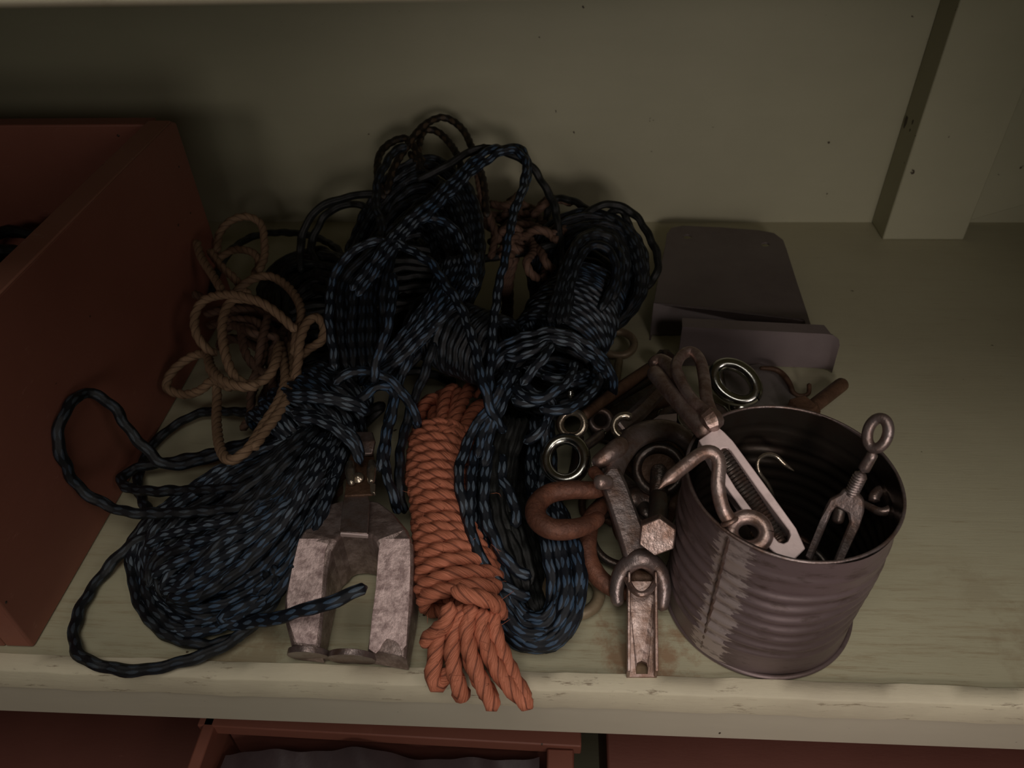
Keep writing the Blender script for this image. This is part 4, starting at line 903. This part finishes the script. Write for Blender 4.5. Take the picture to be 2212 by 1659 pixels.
    c = P(1424, 1014, 40); tag(MB().torus(c, toward(c), .0175, .0040).build('ring', DARK), 'dark thick ring around the far end of the hex bolt', 'ring')
    tag(MB().prism([[c+np.array([-.0, 0, -.006])+.0165*(RM[:, 0]*math.cos(a)+RM[:, 2]*math.sin(a)) for a in np.linspace(0, 6.28, 25)[:-1]]], RM[:, 1]*.003).build('washer', BROWNRUST), 'brown rusty washer inside the dark thick ring', 'washer')
    # load binder: lever arm, fork, channel handle
    t = thing('load_binder', 'grey iron lever with ringed fork and channel-shaped handle pointing to the shelf lip', 'tool', P(1385, 1300, 0))
    b = MB(); A, B_, C_ = P(1322, 1015, 72), P(1380, 1195, 48), P(1345, 1015, 72)
    n = np.cross(B_-A, C_-A); n /= np.linalg.norm(n); n = n if n[2] > 0 else -n
    b.prism([[PP(x, y, A, n) for x, y in ((1302, 1024), (1314, 1010), (1340, 1010), (1354, 1040), (1378, 1105), (1400, 1165), (1412, 1190), (1396, 1210), (1350, 1205), (1338, 1165), (1318, 1100), (1300, 1050))]], -n*.011).build('lever_arm', GREY, t, bevel=.0022)
    c = P(1294, 1042, 76); b = MB(); b.tube([c+n*.001+[.010, .004, -.004], c, c+[-.0035, -.001, .001]], [.004, .0056, .0052], 14, .0015); b.build('pivot_pin', GALV, t)
    MB().tube([P(1336, 1310, 16), P(1332, 1270, 26), P(1346, 1230, 36), P(1384, 1206, 44), P(1420, 1228, 36), P(1434, 1270, 26), P(1428, 1320, 14)], [.0044, .0052, .0062, .0072, .0062, .0052, .0044], 14, .002).build('fork', GREY, t)
    b = MB(); b.prism([[P(1356, 1256, 30), P(1418, 1256, 30), P(1419, 1462, 4), P(1354, 1462, 4)], [P(1374, 1442, 7), P(1376, 1432, 8), P(1386, 1427, 9), P(1397, 1432, 8), P(1399, 1442, 7), P(1399, 1456, 5), P(1374, 1456, 5)]], (0, 0, -.002)); b.build('channel_web', GALV, t, sm=False)
    for (xa, xb) in ((1354, 1353), (1418, 1420)):
        a0, a1 = P(xa, 1250, 33), P(xb, 1462, 4.5); MB().prism([[a0-[0, 0, .003], a1-[0, 0, .002], a1+[0, 0, .0075], a0+[0, 0, .0085]]], (.0022 if xa < 1400 else -.0022, 0, 0)).build('channel_flange', GALV, t, bevel=.0008)
    MB().tube([P(1352, 1248, 34), P(1368, 1275, 38), P(1386, 1284, 39), P(1404, 1275, 38), P(1420, 1250, 34)], .0022, 10, .001).build('saddle', GALV, t)
    MB().tube([P(1354, 1236, 24), P(1386, 1250, 22), P(1420, 1238, 24)], .0080, 12, .002).build('hub', BROWNRUST, t)
    # rusty shackle
    t = thing('shackle', 'orange-brown rusty U-shaped shackle below the large chrome eye bolt', 'shackle', P(1220, 1100, 20))
    MB().tube([P(1312, 1045, 54), P(1285, 1058, 58), P(1235, 1058, 62), P(1188, 1066, 62), P(1160, 1090, 62), P(1160, 1120, 62), P(1190, 1142, 62), P(1240, 1142, 60), P(1284, 1126, 56), P(1296, 1112, 54)], [.0058, .0066, .0070, .0074, .0076, .0076, .0074, .0064, .005], 16, .002).build('bow', RUST, t)
    t = thing('chain_hook', 'rusty curved iron hook below the rusty U-shaped shackle', 'hook', P(1290, 1230, 10))
    MB().tube([P(1310, 1080, 30), P(1278, 1120, 30), P(1268, 1170, 28), P(1272, 1210, 24), P(1296, 1250, 20), P(1334, 1276, 16), P(1360, 1284, 14)], [.006, .0068, .0072, .0072, .0072, .0066, .006], 16, .002).build('shank', RUST, t)
    c = P(1342, 1162, 12); tag(MB().torus(c, (.1, -.2, 1), .0225, .0034).build('ring', DARK), 'thin dark ring lying under the lever arm on the shelf', 'ring')
    c = P(1238, 1278, 7); tag(MB().torus(c, (0, 0, 1), .0190, .0046).build('ring', TAN), 'tan ring half under the blue rope at the shelf front', 'ring')
    for k, (pts, r, m, nm, lab) in enumerate((([(1300, 1000, 14), (1370, 1060, 14), (1400, 1120, 12)], .006, DARK, 'iron_rod', 'dark iron rod in shadow under the lever arm'),
            ([(1230, 1060, 12), (1245, 1000, 12), (1250, 940, 12)], .005, DARK, 'iron_rod', 'dark iron rod seen through the large chrome eye'),
            ([(1330, 930, 30), (1400, 880, 28), (1480, 850, 24)], .006, BROWNRUST, 'iron_rod', 'brown rod lying beneath the hexagonal steel bar'),
            ([(1440, 960, 12), (1460, 1040, 12), (1450, 1110, 10)], .008, BROWNRUST, 'iron_rod', 'brown rod wedged between hex bolt and can'),
            ([(1345, 1080, 16), (1400, 1075, 14), (1450, 1090, 14)], .009, DARK, 'iron_rod', 'dark rod lying crosswise under the hex bolt'))):
        tag(MB().tube(path(pts), r, 14, .003).build(nm, m), lab, 'rod')
    tag(MB().prism([[P(x, y, 9) for x, y in ((1318, 960), (1350, 925), (1440, 905), (1500, 930), (1486, 1010), (1462, 1105), (1440, 1160), (1400, 1150), (1345, 1120), (1310, 1060))]], (0, 0, .003)).build('iron_plate', BROWNRUST, bevel=.0006), 'dark rusty plate lying flat beneath the hex bolt and the lever', 'plate')
    tag(MB().prism([[P(x, y, 7) for x, y in ((1262, 905), (1330, 880), (1400, 830), (1450, 800), (1480, 850), (1440, 900), (1380, 930), (1320, 960), (1280, 950))]], (0, 0, .003)).build('iron_plate', DARK, bevel=.0006), 'dark steel plate lying flat under the small eyes and hexagonal bar', 'plate')
    for k, (x, y, z, R0, tl, lab) in enumerate(((1322, 1090, 14, .010, .3, 'dark chain link under the upper end of the lever'), (1282, 1085, 14, .010, -.5, 'dark chain link inside the open end of the rusty shackle'), (1350, 1135, 12, .009, .6, 'dark chain link beside the shaft of the hex bolt'))):
        c = P(x, y, z); tag(MB().torus(c, (tl, -.3, 1), R0, .0030, R2=R0*1.5).build('chain_link', BROWNRUST), lab, 'chain link')
    b = MB().prism([[P(1408, 908, 44), P(1424, 897, 44), P(1462, 893, 44), P(1462, 908, 44), P(1440, 912, 44)]], (0, 0, -.002)); tag(b.build('bright_strip', BRIGHT), 'small bright metal strip just above the bow shackle', 'strip')
    c = P(1208, 838, 60); 
    t = thing('screw', 'small zinc screw caught inside the blue coils', 'screw', P(1232, 850, 40)); MB().thread(P(1232, 842, 58), P(1232, 862, 54), .0036, .0018).build('thread', CHROME, t)
heap()
print('TRIS', sum(len(o.data.polygons)*2 for o in COL.objects if o.type == 'MESH'))
